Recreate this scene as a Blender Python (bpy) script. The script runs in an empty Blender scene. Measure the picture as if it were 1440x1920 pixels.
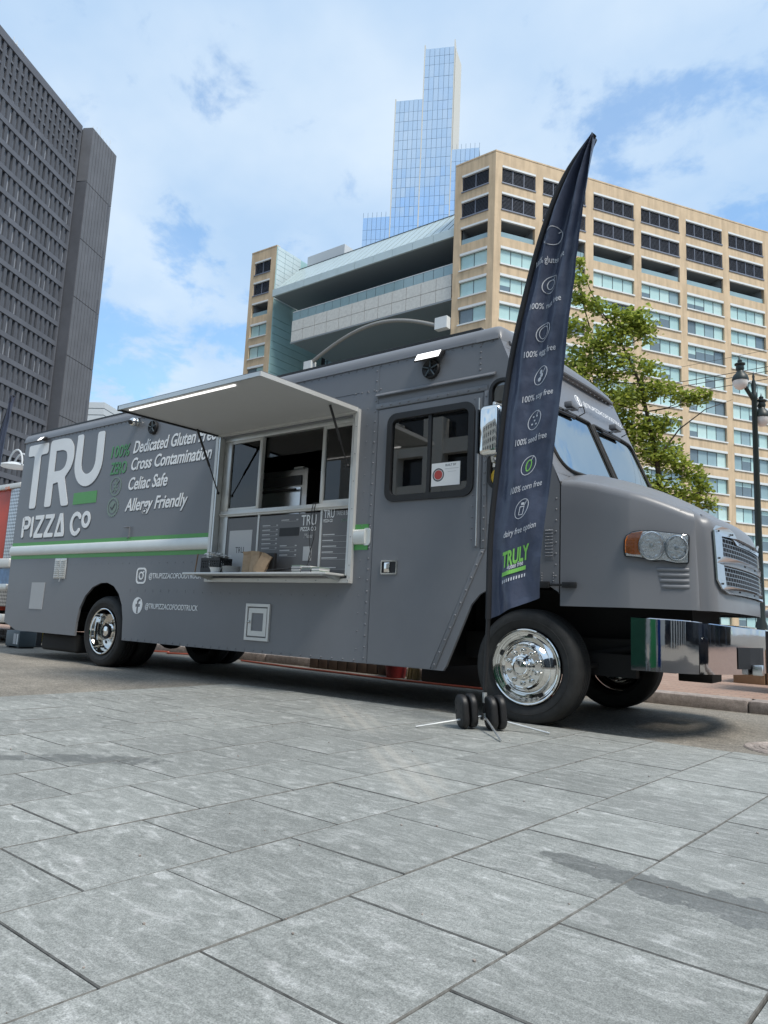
import bpy, bmesh, math, random
from mathutils import Vector, Matrix, noise
random.seed(7)
S = bpy.context.scene
col = S.collection
R = math.radians

# ------------------------------------------------------------------ camera
cam_d = bpy.data.cameras.new('camera')
cam = bpy.data.objects.new('camera', cam_d); col.objects.link(cam)
cam_d.sensor_fit = 'VERTICAL'; cam_d.sensor_height = 36.0
cam_d.lens = 36.0 * 1331.0 / 1920.0
cam_d.clip_start = 0.05; cam_d.clip_end = 4000
AX = ((0.7989248738, -0.0531116254, -0.5990811307),
      (0.5997114990, 0.1456151278, 0.7868559922),
      (0.0454440747, -0.9879146673, 0.1481872001))
CAMLOC = Vector((2.45832, -5.37936, 0.80))
m = Matrix.Identity(4)
for i in range(3):
    m[i][0] = AX[i][0]; m[i][1] = -AX[i][1]; m[i][2] = -AX[i][2]; m[i][3] = CAMLOC[i]
cam.matrix_world = m
S.camera = cam

# ------------------------------------------------------------------ sky and sun
SUN_EL, SUN_AZ = R(56), R(101)          # azimuth measured clockwise from +Y
w = bpy.data.worlds.new('World'); S.world = w; w.use_nodes = True
nt = w.node_tree; nt.nodes.clear()
def N(t, **k):
    n = nt.nodes.new(t)
    for a, b in k.items(): setattr(n, a, b)
    return n
def LK(a, b): nt.links.new(a, b)
out = N('ShaderNodeOutputWorld'); bg = N('ShaderNodeBackground'); bg.inputs[1].default_value = 0.11
sky = N('ShaderNodeTexSky'); sky.sky_type = 'NISHITA'; sky.sun_disc = False
sky.sun_elevation = SUN_EL; sky.sun_rotation = SUN_AZ; sky.air_density = 1.15; sky.dust_density = 0.6; sky.ozone_density = 2.5
tc = N('ShaderNodeTexCoord'); sep = N('ShaderNodeSeparateXYZ'); LK(tc.outputs['Generated'], sep.inputs[0])
mx = N('ShaderNodeMath', operation='MAXIMUM'); LK(sep.outputs[2], mx.inputs[0]); mx.inputs[1].default_value = 0.0
ad = N('ShaderNodeMath', operation='ADD'); LK(mx.outputs[0], ad.inputs[0]); ad.inputs[1].default_value = 0.30
dx = N('ShaderNodeMath', operation='DIVIDE'); LK(sep.outputs[0], dx.inputs[0]); LK(ad.outputs[0], dx.inputs[1])
dy = N('ShaderNodeMath', operation='DIVIDE'); LK(sep.outputs[1], dy.inputs[0]); LK(ad.outputs[0], dy.inputs[1])
cb = N('ShaderNodeCombineXYZ'); LK(dx.outputs[0], cb.inputs[0]); LK(dy.outputs[0], cb.inputs[1]); cb.inputs[2].default_value = 3.7
n1 = N('ShaderNodeTexNoise'); n1.inputs['Scale'].default_value = 1.1; n1.inputs['Detail'].default_value = 3; n1.inputs['Roughness'].default_value = 0.5
n2 = N('ShaderNodeTexNoise'); n2.inputs['Scale'].default_value = 6.5; n2.inputs['Detail'].default_value = 9; n2.inputs['Roughness'].default_value = 0.6; n2.inputs['Distortion'].default_value = 0.25
sft = N('ShaderNodeVectorMath', operation='ADD'); LK(cb.outputs[0], sft.inputs[0]); sft.inputs[1].default_value = (9, 4, 0)
LK(sft.outputs[0], n1.inputs['Vector']); LK(sft.outputs[0], n2.inputs['Vector'])
mm = N('ShaderNodeMath', operation='MULTIPLY_ADD'); LK(n1.outputs[0], mm.inputs[0]); mm.inputs[1].default_value = 1.15
LK(n2.outputs[0], mm.inputs[2])
rp = N('ShaderNodeValToRGB'); LK(mm.outputs[0], rp.inputs[0])
rp.color_ramp.interpolation = 'EASE'
rp.color_ramp.elements[0].position = 0.84; rp.color_ramp.elements[0].color = (0.36, 0.36, 0.36, 1)
rp.color_ramp.elements[1].position = 1.32; rp.color_ramp.elements[1].color = (0.92, 0.92, 0.92, 1)
n3 = N('ShaderNodeTexNoise'); n3.inputs['Scale'].default_value = 2.6; n3.inputs['Detail'].default_value = 5; LK(sft.outputs[0], n3.inputs['Vector'])
rc = N('ShaderNodeValToRGB'); LK(n3.outputs[0], rc.inputs[0])
rc.color_ramp.elements[0].position = 0.35; rc.color_ramp.elements[0].color = (3.2, 4.4, 5.9, 1)
rc.color_ramp.elements[1].position = 0.68; rc.color_ramp.elements[1].color = (4.9, 5.7, 6.5, 1)
mixc = N('ShaderNodeMix', data_type='RGBA'); LK(rp.outputs[0], mixc.inputs[0]); 
tint = N('ShaderNodeMix', data_type='RGBA', blend_type='MULTIPLY'); tint.inputs[0].default_value = 1.0
LK(sky.outputs[0], tint.inputs[6]); tint.inputs[7].default_value = (0.98, 1.38, 1.55, 1)
LK(tint.outputs[2], mixc.inputs[6]); LK(rc.outputs[0], mixc.inputs[7])
LK(mixc.outputs[2], bg.inputs[0]); LK(bg.outputs[0], out.inputs[0])

sd = bpy.data.lights.new('sun', 'SUN'); sd.energy = 2.5; sd.angle = R(18); sd.color = (1.0, 0.94, 0.85)
sun = bpy.data.objects.new('sun', sd); col.objects.link(sun)
sv = Vector((math.sin(SUN_AZ) * math.cos(SUN_EL), math.cos(SUN_AZ) * math.cos(SUN_EL), math.sin(SUN_EL)))
sun.rotation_euler = (-sv).to_track_quat('-Z', 'Y').to_euler()
sun.location = (0, 0, 60)
S.view_settings.view_transform = 'Standard'; S.view_settings.look = 'None'
S.view_settings.exposure = 0.55; S.view_settings.gamma = 1.0; S.view_settings.use_curve_mapping = False
S.render.engine = 'CYCLES'
S.cycles.use_denoising = True
S.cycles.max_bounces = 8; S.cycles.transparent_max_bounces = 12

# ------------------------------------------------------------------ materials
def mat(name, color, rough=0.5, metal=0.0, spec=0.5, var=0.0, vscale=5.0, bump=0.0, bscale=40.0, emit=None, estr=1.0, coat=0.0, rvar=0.0, coords='Object'):
    M = bpy.data.materials.new(name); M.use_nodes = True
    t = M.node_tree; b = t.nodes['Principled BSDF']
    b.inputs['Base Color'].default_value = (*color, 1); b.inputs['Roughness'].default_value = rough
    b.inputs['Metallic'].default_value = metal; b.inputs['Specular IOR Level'].default_value = spec
    b.inputs['Coat Weight'].default_value = coat
    if emit: 
        b.inputs['Emission Color'].default_value = (*emit, 1); b.inputs['Emission Strength'].default_value = estr
    if var or bump or rvar:
        g = t.nodes.new('ShaderNodeNewGeometry') if coords == 'World' else t.nodes.new('ShaderNodeTexCoord')
        vec = g.outputs['Position'] if coords == 'World' else g.outputs['Object']
    if var or rvar:
        n = t.nodes.new('ShaderNodeTexNoise'); n.inputs['Scale'].default_value = vscale; n.inputs['Detail'].default_value = 6; n.inputs['Roughness'].default_value = 0.6
        t.links.new(vec, n.inputs['Vector'])
    if var:
        mr = t.nodes.new('ShaderNodeMapRange'); mr.inputs[1].default_value = 0.25; mr.inputs[2].default_value = 0.75
        mr.inputs[3].default_value = 1 - var; mr.inputs[4].default_value = 1 + var
        t.links.new(n.outputs[0], mr.inputs[0])
        mu = t.nodes.new('ShaderNodeMix'); mu.data_type = 'RGBA'; mu.blend_type = 'MULTIPLY'; mu.inputs[0].default_value = 1
        mu.inputs[6].default_value = (*color, 1); t.links.new(mr.outputs[0], mu.inputs[7]); t.links.new(mu.outputs[2], b.inputs['Base Color'])
    if rvar:
        mr2 = t.nodes.new('ShaderNodeMapRange'); mr2.inputs[1].default_value = 0.3; mr2.inputs[2].default_value = 0.7
        mr2.inputs[3].default_value = max(0, rough - rvar); mr2.inputs[4].default_value = rough + rvar
        t.links.new(n.outputs[0], mr2.inputs[0]); t.links.new(mr2.outputs[0], b.inputs['Roughness'])
    if bump:
        nb = t.nodes.new('ShaderNodeTexNoise'); nb.inputs['Scale'].default_value = bscale; nb.inputs['Detail'].default_value = 4
        t.links.new(vec, nb.inputs['Vector'])
        bp = t.nodes.new('ShaderNodeBump'); bp.inputs['Strength'].default_value = bump; bp.inputs['Distance'].default_value = 0.02
        t.links.new(nb.outputs[0], bp.inputs['Height']); t.links.new(bp.outputs[0], b.inputs['Normal'])
    return M

def glass(name, tint, ior=1.5, rough=0.0, refl=(1, 1, 1)):
    M = bpy.data.materials.new(name); M.use_nodes = True; t = M.node_tree; t.nodes.clear()
    o = t.nodes.new('ShaderNodeOutputMaterial'); mixs = t.nodes.new('ShaderNodeMixShader')
    fr = t.nodes.new('ShaderNodeFresnel'); fr.inputs[0].default_value = ior
    tr = t.nodes.new('ShaderNodeBsdfTransparent'); tr.inputs[0].default_value = (*tint, 1)
    gl = t.nodes.new('ShaderNodeBsdfGlossy'); gl.inputs[0].default_value = (*refl, 1); gl.inputs['Roughness'].default_value = rough
    t.links.new(fr.outputs[0], mixs.inputs[0]); t.links.new(tr.outputs[0], mixs.inputs[1]); t.links.new(gl.outputs[0], mixs.inputs[2])
    t.links.new(mixs.outputs[0], o.inputs[0])
    return M

MT = {}
MT['paint'] = mat('grey_vinyl', (0.172, 0.178, 0.192), 0.37, spec=0.45, var=0.08, vscale=1.3, bump=0.16, bscale=2.0, rvar=0.09)
MT['hood'] = mat('hood_vinyl', (0.180, 0.186, 0.200), 0.35, spec=0.4, var=0.03, vscale=2.0, rvar=0.05)
MT['trimgrey'] = mat('grey_trim', (0.16, 0.166, 0.18), 0.4, var=0.05)
MT['rivet'] = mat('rivet_grey', (0.17, 0.175, 0.19), 0.35)
MT['black'] = mat('black_plastic', (0.012, 0.012, 0.013), 0.5, var=0.2, vscale=20)
MT['rubber'] = mat('black_rubber', (0.021, 0.021, 0.0205), 0.72, var=0.45, vscale=9, bump=0.15, bscale=90)
MT['under'] = mat('underbody', (0.008, 0.008, 0.008), 0.8)
MT['white'] = mat('white_print', (0.86, 0.87, 0.87), 0.5, var=0.04, vscale=4)
MT['print_shadow'] = mat('dark_print', (0.05, 0.052, 0.058), 0.45)
MT['green'] = mat('green_print', (0.09, 0.33, 0.085), 0.45, var=0.04)
MT['greendk'] = mat('green_outline_print', (0.08, 0.30, 0.11), 0.45)
MT['greyprint'] = mat('greygreen_print', (0.19, 0.25, 0.21), 0.45)
MT['rail'] = mat('rub_rail', (0.66, 0.68, 0.66), 0.3, metal=0.25, var=0.05)
MT['alu'] = mat('aluminium', (0.60, 0.61, 0.60), 0.38, metal=0.75, var=0.12, vscale=8, rvar=0.1)
MT['alu_white'] = mat('white_aluminium', (0.62, 0.62, 0.60), 0.4, metal=0.3, var=0.06, vscale=6)
MT['awning'] = mat('awning_lining', (0.50, 0.495, 0.485), 0.55, var=0.03, vscale=2)
MT['chrome'] = mat('chrome', (0.78, 0.77, 0.74), 0.06, metal=1.0, rvar=0.03, vscale=6, bump=0.012, bscale=9)
MT['chrome_b'] = mat('bumper_chrome', (0.56, 0.56, 0.58), 0.035, metal=1.0, bump=0.02, bscale=5)
MT['grillesteel'] = mat('grille_wire', (0.30, 0.30, 0.31), 0.35, metal=1.0)
MT['archsteel'] = mat('weathered_tube', (0.30, 0.29, 0.27), 0.5, metal=0.4, var=0.2)
MT['vanpaint'] = mat('dark_van_paint', (0.012, 0.016, 0.03), 0.2, coat=0.5)
MT['steel'] = mat('brushed_steel', (0.62, 0.62, 0.62), 0.28, metal=1.0, var=0.06, vscale=30)
MT['led'] = mat('lit_led', (0.9, 0.9, 0.9), 0.4, emit=(1, 0.98, 0.95), estr=1.0)
MT['amber'] = mat('amber_lens', (0.62, 0.16, 0.015), 0.12, spec=0.7, coat=0.6, var=0.2, vscale=60)
MT['lampchrome'] = mat('lamp_reflector', (0.97, 0.97, 0.97), 0.07, metal=0.85, bump=0.22, bscale=45)
MT['lens'] = glass('clear_lens', (0.93, 0.95, 0.96), 1.5)
MT['window'] = glass('tinted_glass', (0.42, 0.45, 0.44), 2.3, 0.0)
MT['hatchglass'] = glass('hatch_glass', (0.55, 0.58, 0.56), 1.6, 0.0)
MT['windscreen'] = glass('windscreen_glass', (0.25, 0.30, 0.32), 8.0, 0.0, (0.9, 0.98, 1.0))
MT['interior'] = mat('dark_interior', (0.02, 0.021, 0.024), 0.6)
MT['panel'] = mat('menu_panel', (0.135, 0.132, 0.135), 0.35, var=0.04)
MT['menu_txt'] = mat('menu_print', (0.55, 0.55, 0.55), 0.5)
MT['qrblank'] = mat('pale_sticker', (0.40, 0.41, 0.42), 0.5, var=0.03)
MT['flag'] = mat('navy_fabric', (0.060, 0.073, 0.115), 0.34, spec=0.5, var=0.12, vscale=7, bump=0.25, bscale=14)
MT['sleeve'] = mat('black_sleeve', (0.012, 0.013, 0.016), 0.75)
MT['flag_txt'] = mat('flag_print', (0.62, 0.64, 0.68), 0.6)
MT['flag_green'] = mat('flag_green_print', (0.20, 0.52, 0.10), 0.6)
MT['kraft'] = mat('kraft_paper', (0.40, 0.29, 0.19), 0.8, var=0.15, vscale=20, bump=0.3, bscale=40)
MT['paper'] = mat('white_paper', (0.75, 0.75, 0.74), 0.7, var=0.05)
MT['tan'] = mat('tan_concrete', (0.60, 0.455, 0.30), 0.85, var=0.10, vscale=0.6, bump=0.1, bscale=2, coords='World')
def streaks(M, sc, amt):
    t = M.node_tree; b = t.nodes['Principled BSDF']; src = b.inputs['Base Color'].links[0].from_socket
    g = t.nodes.new('ShaderNodeNewGeometry'); mp = t.nodes.new('ShaderNodeMapping'); mp.inputs['Scale'].default_value = sc; t.links.new(g.outputs['Position'], mp.inputs[0])
    n = t.nodes.new('ShaderNodeTexNoise'); n.inputs['Scale'].default_value = 1; n.inputs['Detail'].default_value = 5; t.links.new(mp.outputs[0], n.inputs['Vector'])
    mr = t.nodes.new('ShaderNodeMapRange'); mr.inputs[1].default_value = 0.42; mr.inputs[2].default_value = 0.68; mr.inputs[3].default_value = 1; mr.inputs[4].default_value = 1 - amt; t.links.new(n.outputs[0], mr.inputs[0])
    mu = t.nodes.new('ShaderNodeMix'); mu.data_type = 'RGBA'; mu.blend_type = 'MULTIPLY'; mu.inputs[0].default_value = 1; t.links.new(src, mu.inputs[6]); t.links.new(mr.outputs[0], mu.inputs[7]); t.links.new(mu.outputs[2], b.inputs['Base Color'])
streaks(MT['tan'], (1.6, 1.6, 0.16), 0.2)
MT['lintel'] = mat('pale_lintel', (0.66, 0.68, 0.68), 0.6, var=0.05, vscale=1)
MT['sill'] = mat('grey_sill', (0.26, 0.29, 0.31), 0.5)
MT['louvre'] = mat('dark_louvre', (0.17, 0.19, 0.24), 0.5)
MT['void'] = mat('dark_void', (0.012, 0.014, 0.018), 0.7)
MT['mull'] = mat('dark_mullion', (0.08, 0.10, 0.11), 0.4)
for i, c in enumerate([(0.44, 0.62, 0.60), (0.38, 0.56, 0.55), (0.25, 0.36, 0.39), (0.13, 0.18, 0.21), (0.50, 0.66, 0.63)]):
    MT['pane%d' % i] = mat('office_pane_%d' % i, c, 0.07, spec=0.8, var=0.06, vscale=1.2)
MT['atrium'] = mat('pale_metal_panel', (0.52, 0.62, 0.64), 0.45, var=0.06, vscale=0.5)
MT['atriumroof'] = mat('roof_glazing', (0.42, 0.50, 0.50), 0.25, var=0.08, vscale=0.6)
MT['stone'] = mat('pale_stone_panel', (0.60, 0.59, 0.55), 0.7, var=0.14, vscale=2.2)
MT['tealwall'] = mat('teal_wall_panel', (0.34, 0.53, 0.54), 0.35, var=0.06, vscale=0.6)
MT['darkglass'] = mat('dark_glazing', (0.24, 0.36, 0.40), 0.12, spec=0.6, var=0.3, vscale=0.4)
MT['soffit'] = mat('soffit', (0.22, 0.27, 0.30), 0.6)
MT['towerglass'] = mat('mirror_glazing', (0.66, 0.75, 0.84), 0.08, metal=0.85, var=0.04, vscale=0.3)
MT['towerglass1'] = mat('mirror_glazing_b', (0.63, 0.73, 0.83), 0.10, metal=0.85, var=0.06, vscale=0.3)
MT['towerglass2'] = mat('mirror_glazing_c', (0.69, 0.77, 0.85), 0.05, metal=0.85, var=0.04, vscale=0.3)
MT['skypane1'] = mat('reflective_pane_b', (0.38, 0.41, 0.46), 0.2, spec=0.9, metal=0.2)
MT['skypane2'] = mat('reflective_pane_c', (0.06, 0.07, 0.085), 0.1, spec=0.9, metal=0.2)
MT['towerfin'] = mat('tower_fin', (0.60, 0.58, 0.52), 0.6)
MT['towerback'] = mat('tower_joint', (0.10, 0.15, 0.20), 0.5)
MT['darkconc'] = mat('grey_concrete', (0.115, 0.123, 0.145), 0.8, var=0.18, vscale=0.25, coords='World')
MT['darkpier'] = mat('grey_pier', (0.082, 0.088, 0.104), 0.8, var=0.15, vscale=0.4, coords='World')
MT['skypane'] = mat('reflective_pane', (0.26, 0.29, 0.34), 0.12, spec=0.9, metal=0.5)
MT['slot'] = mat('slot_cladding', (0.022, 0.026, 0.036), 0.5)
MT['tentgreen'] = mat('green_canvas', (0.012, 0.09, 0.045), 0.7, var=0.2)
MT['tentlime'] = mat('light_green_canvas', (0.10, 0.45, 0.18), 0.7)
MT['tentblue'] = mat('blue_canvas', (0.02, 0.09, 0.35), 0.7)
MT['darkpane'] = mat('bronze_pane', (0.02, 0.025, 0.033), 0.08, spec=0.7)
MT['service'] = mat('grey_stone_strip', (0.125, 0.130, 0.145), 0.75, var=0.15, vscale=0.3, coords='World')
MT['lampgreen'] = mat('lamp_green_black', (0.012, 0.022, 0.020), 0.45)
MT['globe'] = mat('globe_glass', (0.75, 0.76, 0.74), 0.15, spec=0.6)
MT['bark'] = mat('bark', (0.07, 0.055, 0.042), 0.9, var=0.3, vscale=12, bump=0.4, bscale=30)
MT['red'] = mat('red_panel', (0.42, 0.045, 0.015), 0.35, var=0.25, vscale=1.2)
MT['wood'] = mat('weathered_wood', (0.23, 0.15, 0.09), 0.8, var=0.3, vscale=6, bump=0.2, bscale=20)
MT['brownboard'] = mat('brown_board', (0.11, 0.075, 0.055), 0.8, var=0.3, vscale=4)
MT['straw'] = mat('straw', (0.42, 0.33, 0.17), 0.9, var=0.2, vscale=30)
MT['redplastic'] = mat('red_plastic', (0.22, 0.02, 0.02), 0.4)
MT['cable'] = mat('orange_cable', (0.55, 0.12, 0.07), 0.5)
MT['yellow'] = mat('yellow_plastic', (0.6, 0.42, 0.04), 0.45)
MT['greybox'] = mat('grey_box', (0.075, 0.10, 0.115), 0.5)
MT['bldwhite'] = mat('white_cladding', (0.55, 0.58, 0.60), 0.6)
MT['stonebldg'] = mat('pale_limestone', (0.68, 0.66, 0.61), 0.8, var=0.1, vscale=0.3)

# ---- diamond plate
def diamond_mat():
    M = mat('diamond_plate', (0.50, 0.50, 0.50), 0.35, metal=0.8); t = M.node_tree; b = t.nodes['Principled BSDF']
    tcn = t.nodes.new('ShaderNodeTexCoord'); mp = t.nodes.new('ShaderNodeMapping'); mp.inputs['Rotation'].default_value = (0, R(45), 0); mp.inputs['Scale'].default_value = (22, 22, 22)
    ck = t.nodes.new('ShaderNodeTexChecker'); ck.inputs['Scale'].default_value = 1; ck.inputs[1].default_value = (0.55, 0.55, 0.55, 1); ck.inputs[2].default_value = (0.22, 0.22, 0.22, 1)
    t.links.new(tcn.outputs['Object'], mp.inputs[0]); t.links.new(mp.outputs[0], ck.inputs[0]); t.links.new(ck.outputs[0], b.inputs['Base Color'])
    return M
MT['diamond'] = diamond_mat()

# ---- paving slab, road, brick, leaf materials
def nodes_of(M): return M.node_tree, M.node_tree.nodes['Principled BSDF']
def slab_mat():
    M = mat('slab_stone', (0.27, 0.28, 0.275), 0.75); t, b = nodes_of(M)
    L = t.links.new
    def nn(ty, **k):
        n = t.nodes.new(ty)
        for a, v in k.items(): setattr(n, a, v)
        return n
    geo = nn('ShaderNodeNewGeometry'); oi = nn('ShaderNodeObjectInfo')
    rnd = nn('ShaderNodeVectorMath', operation='MULTIPLY_ADD')
    cmb = nn('ShaderNodeCombineXYZ'); L(oi.outputs['Random'], cmb.inputs[0]); L(oi.outputs['Random'], cmb.inputs[1]); L(oi.outputs['Random'], cmb.inputs[2])
    L(cmb.outputs[0], rnd.inputs[0]); rnd.inputs[1].default_value = (31, 17, 9); L(geo.outputs['Position'], rnd.inputs[2])
    # streaky veins
    mp = nn('ShaderNodeMapping'); mp.inputs['Rotation'].default_value = (0, 0, R(62)); mp.inputs['Scale'].default_value = (4.0, 11.0, 1); L(rnd.outputs[0], mp.inputs[0])
    v1 = nn('ShaderNodeTexNoise'); v1.inputs['Scale'].default_value = 1.5; v1.inputs['Detail'].default_value = 7; v1.inputs['Roughness'].default_value = 0.62; v1.inputs['Distortion'].default_value = 1.3
    L(mp.outputs[0], v1.inputs['Vector'])
    r1 = nn('ShaderNodeValToRGB'); L(v1.outputs[0], r1.inputs[0])
    e = r1.color_ramp.elements; e[0].position = 0.30; e[0].color = (0.195, 0.203, 0.190, 1); e[1].position = 0.60; e[1].color = (0.305, 0.312, 0.296, 1)
    x = e.new(0.50); x.color = (0.250, 0.258, 0.243, 1); x = e.new(0.72); x.color = (0.44, 0.445, 0.43, 1)
    # fine grain
    g1 = nn('ShaderNodeTexNoise'); g1.inputs['Scale'].default_value = 260; g1.inputs['Detail'].default_value = 3; L(geo.outputs['Position'], g1.inputs['Vector'])
    gr = nn('ShaderNodeMapRange'); gr.inputs[1].default_value = 0.3; gr.inputs[2].default_value = 0.7; gr.inputs[3].default_value = 0.68; gr.inputs[4].default_value = 1.32; L(g1.outputs[0], gr.inputs[0])
    m1 = nn('ShaderNodeMix', data_type='RGBA', blend_type='MULTIPLY'); m1.inputs[0].default_value = 1; L(r1.outputs[0], m1.inputs[6]); L(gr.outputs[0], m1.inputs[7])
    # per slab tone
    pr = nn('ShaderNodeMapRange'); pr.inputs[3].default_value = 0.90; pr.inputs[4].default_value = 1.08; L(oi.outputs['Random'], pr.inputs[0])
    m2 = nn('ShaderNodeMix', data_type='RGBA', blend_type='MULTIPLY'); m2.inputs[0].default_value = 1; L(m1.outputs[2], m2.inputs[6]); L(pr.outputs[0], m2.inputs[7])
    # big soft dirt
    d1 = nn('ShaderNodeTexNoise'); d1.inputs['Scale'].default_value = 0.9; d1.inputs['Detail'].default_value = 5; L(geo.outputs['Position'], d1.inputs['Vector'])
    dr = nn('ShaderNodeMapRange'); dr.inputs[1].default_value = 0.3; dr.inputs[2].default_value = 0.7; dr.inputs[3].default_value = 0.90; dr.inputs[4].default_value = 1.08; L(d1.outputs[0], dr.inputs[0])
    m3 = nn('ShaderNodeMix', data_type='RGBA', blend_type='MULTIPLY'); m3.inputs[0].default_value = 1; L(m2.outputs[2], m3.inputs[6]); L(dr.outputs[0], m3.inputs[7])
    # pale dusty tyre tracks and damp spill, both with shapes of their own
    def blob(cx, cy, ang, sx, sy, soft, nscale, namt):
        mpp = nn('ShaderNodeMapping', vector_type='TEXTURE'); mpp.inputs['Location'].default_value = (cx, cy, 0); mpp.inputs['Rotation'].default_value = (0, 0, ang); mpp.inputs['Scale'].default_value = (sx, sy, 1)
        L(geo.outputs['Position'], mpp.inputs[0])
        sp = nn('ShaderNodeSeparateXYZ'); L(mpp.outputs[0], sp.inputs[0])
        xx = nn('ShaderNodeMath', operation='MULTIPLY'); L(sp.outputs[0], xx.inputs[0]); L(sp.outputs[0], xx.inputs[1])
        yy = nn('ShaderNodeMath', operation='MULTIPLY_ADD'); L(sp.outputs[1], yy.inputs[0]); L(sp.outputs[1], yy.inputs[1]); L(xx.outputs[0], yy.inputs[2])
        nz = nn('ShaderNodeTexNoise'); nz.inputs['Scale'].default_value = nscale; nz.inputs['Detail'].default_value = 6; L(geo.outputs['Position'], nz.inputs['Vector'])
        ma = nn('ShaderNodeMath', operation='MULTIPLY_ADD'); L(nz.outputs[0], ma.inputs[0]); ma.inputs[1].default_value = namt; L(yy.outputs[0], ma.inputs[2])
        rr = nn('ShaderNodeMapRange'); rr.inputs[1].default_value = 1 + namt * 0.5 - soft; rr.inputs[2].default_value = 1 + namt * 0.5 + soft; rr.inputs[3].default_value = 1; rr.inputs[4].default_value = 0
        L(ma.outputs[0], rr.inputs[0]); return rr.outputs[0], sp
    wet1, _ = blob(2.12, -3.0, R(-3), 0.60, 0.115, 0.06, 17, 3.2)
    wet2, _ = blob(1.58, -2.95, R(-8), 0.24, 0.07, 0.05, 16, 2.6)
    wet3, _ = blob(-1.62, -3.80, R(40), 0.50, 0.16, 0.08, 5, 2.0)
    wet4, _ = blob(-0.98, -3.22, R(40), 0.34, 0.10, 0.25, 22, 3.6)
    ws = wet1
    for q in (wet2, wet3, wet4):
        a = nn('ShaderNodeMath', operation='MAXIMUM'); L(ws, a.inputs[0]); L(q, a.inputs[1]); ws = a.outputs[0]
    tr1, sp1 = blob(0.20, -2.15, R(-43), 0.75, 0.15, 0.4, 9, 1.5)
    tr2, sp2 = blob(-1.35, -0.75, R(-38), 0.95, 0.16, 0.5, 6, 1.4)
    sn = nn('ShaderNodeMath', operation='MULTIPLY'); L(sp1.outputs[1], sn.inputs[0]); sn.inputs[1].default_value = 9
    sn2 = nn('ShaderNodeMath', operation='SINE'); L(sn.outputs[0], sn2.inputs[0])
    sm = nn('ShaderNodeMapRange'); sm.inputs[1].default_value = -0.4; sm.inputs[2].default_value = 0.4; sm.inputs[3].default_value = 0.35; sm.inputs[4].default_value = 1; L(sn2.outputs[0], sm.inputs[0])
    tm = nn('ShaderNodeMath', operation='MAXIMUM'); L(tr1, tm.inputs[0]); L(tr2, tm.inputs[1])
    tq = nn('ShaderNodeMath', operation='MULTIPLY'); L(tm.outputs[0], tq.inputs[0]); L(sm.outputs[0], tq.inputs[1])
    tq2 = nn('ShaderNodeMath', operation='MULTIPLY'); L(tq.outputs[0], tq2.inputs[0]); tq2.inputs[1].default_value = 0.34
    m4 = nn('ShaderNodeMix', data_type='RGBA'); L(tq2.outputs[0], m4.inputs[0]); L(m3.outputs[2], m4.inputs[6]); m4.inputs[7].default_value = (0.46, 0.43, 0.38, 1)
    wm = nn('ShaderNodeMath', operation='MULTIPLY'); L(ws, wm.inputs[0]); wm.inputs[1].default_value = 0.5
    m5 = nn('ShaderNodeMix', data_type='RGBA'); L(wm.outputs[0], m5.inputs[0]); L(m4.outputs[2], m5.inputs[6]); m5.inputs[7].default_value = (0.075, 0.078, 0.077, 1)
    # whitish worn blotches
    wp = nn('ShaderNodeTexNoise'); wp.inputs['Scale'].default_value = 1.0; wp.inputs['Detail'].default_value = 6; wp.inputs['Roughness'].default_value = 0.65; wp.inputs['Distortion'].default_value = 0.6
    mp2 = nn('ShaderNodeMapping'); mp2.inputs['Rotation'].default_value = (0, 0, R(-35)); mp2.inputs['Scale'].default_value = (5, 11, 1); L(rnd.outputs[0], mp2.inputs[0]); L(mp2.outputs[0], wp.inputs['Vector'])
    wr_ = nn('ShaderNodeMapRange'); wr_.inputs[1].default_value = 0.60; wr_.inputs[2].default_value = 0.70; wr_.inputs[3].default_value = 0; wr_.inputs[4].default_value = 0.5; L(wp.outputs[0], wr_.inputs[0])
    m6 = nn('ShaderNodeMix', data_type='RGBA'); L(wr_.outputs[0], m6.inputs[0]); L(m5.outputs[2], m6.inputs[6]); m6.inputs[7].default_value = (0.50, 0.495, 0.48, 1)
    sp_ = nn('ShaderNodeTexNoise'); sp_.inputs['Scale'].default_value = 95; sp_.inputs['Detail'].default_value = 2; L(geo.outputs['Position'], sp_.inputs['Vector'])
    sr_ = nn('ShaderNodeMapRange'); sr_.inputs[1].default_value = 0.35; sr_.inputs[2].default_value = 0.65; sr_.inputs[3].default_value = 0.87; sr_.inputs[4].default_value = 1.13; L(sp_.outputs[0], sr_.inputs[0])
    m7 = nn('ShaderNodeMix', data_type='RGBA', blend_type='MULTIPLY'); m7.inputs[0].default_value = 1; L(m6.outputs[2], m7.inputs[6]); L(sr_.outputs[0], m7.inputs[7])
    vo = nn('ShaderNodeTexVoronoi'); vo.inputs['Scale'].default_value = 3.3; L(geo.outputs['Position'], vo.inputs['Vector'])
    vr = nn('ShaderNodeMapRange'); vr.inputs[1].default_value = 0.025; vr.inputs[2].default_value = 0.045; vr.inputs[3].default_value = 0.45; vr.inputs[4].default_value = 0; L(vo.outputs['Distance'], vr.inputs[0])
    m8 = nn('ShaderNodeMix', data_type='RGBA'); L(vr.outputs[0], m8.inputs[0]); L(m7.outputs[2], m8.inputs[6]); m8.inputs[7].default_value = (0.09, 0.088, 0.082, 1)
    L(m8.outputs[2], b.inputs['Base Color'])
    ro = nn('ShaderNodeMapRange'); ro.inputs[3].default_value = 0.72; ro.inputs[4].default_value = 0.42; L(ws, ro.inputs[0]); L(ro.outputs[0], b.inputs['Roughness'])
    bp = nn('ShaderNodeBump'); bp.inputs['Strength'].default_value = 0.35; bp.inputs['Distance'].default_value = 0.004
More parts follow.
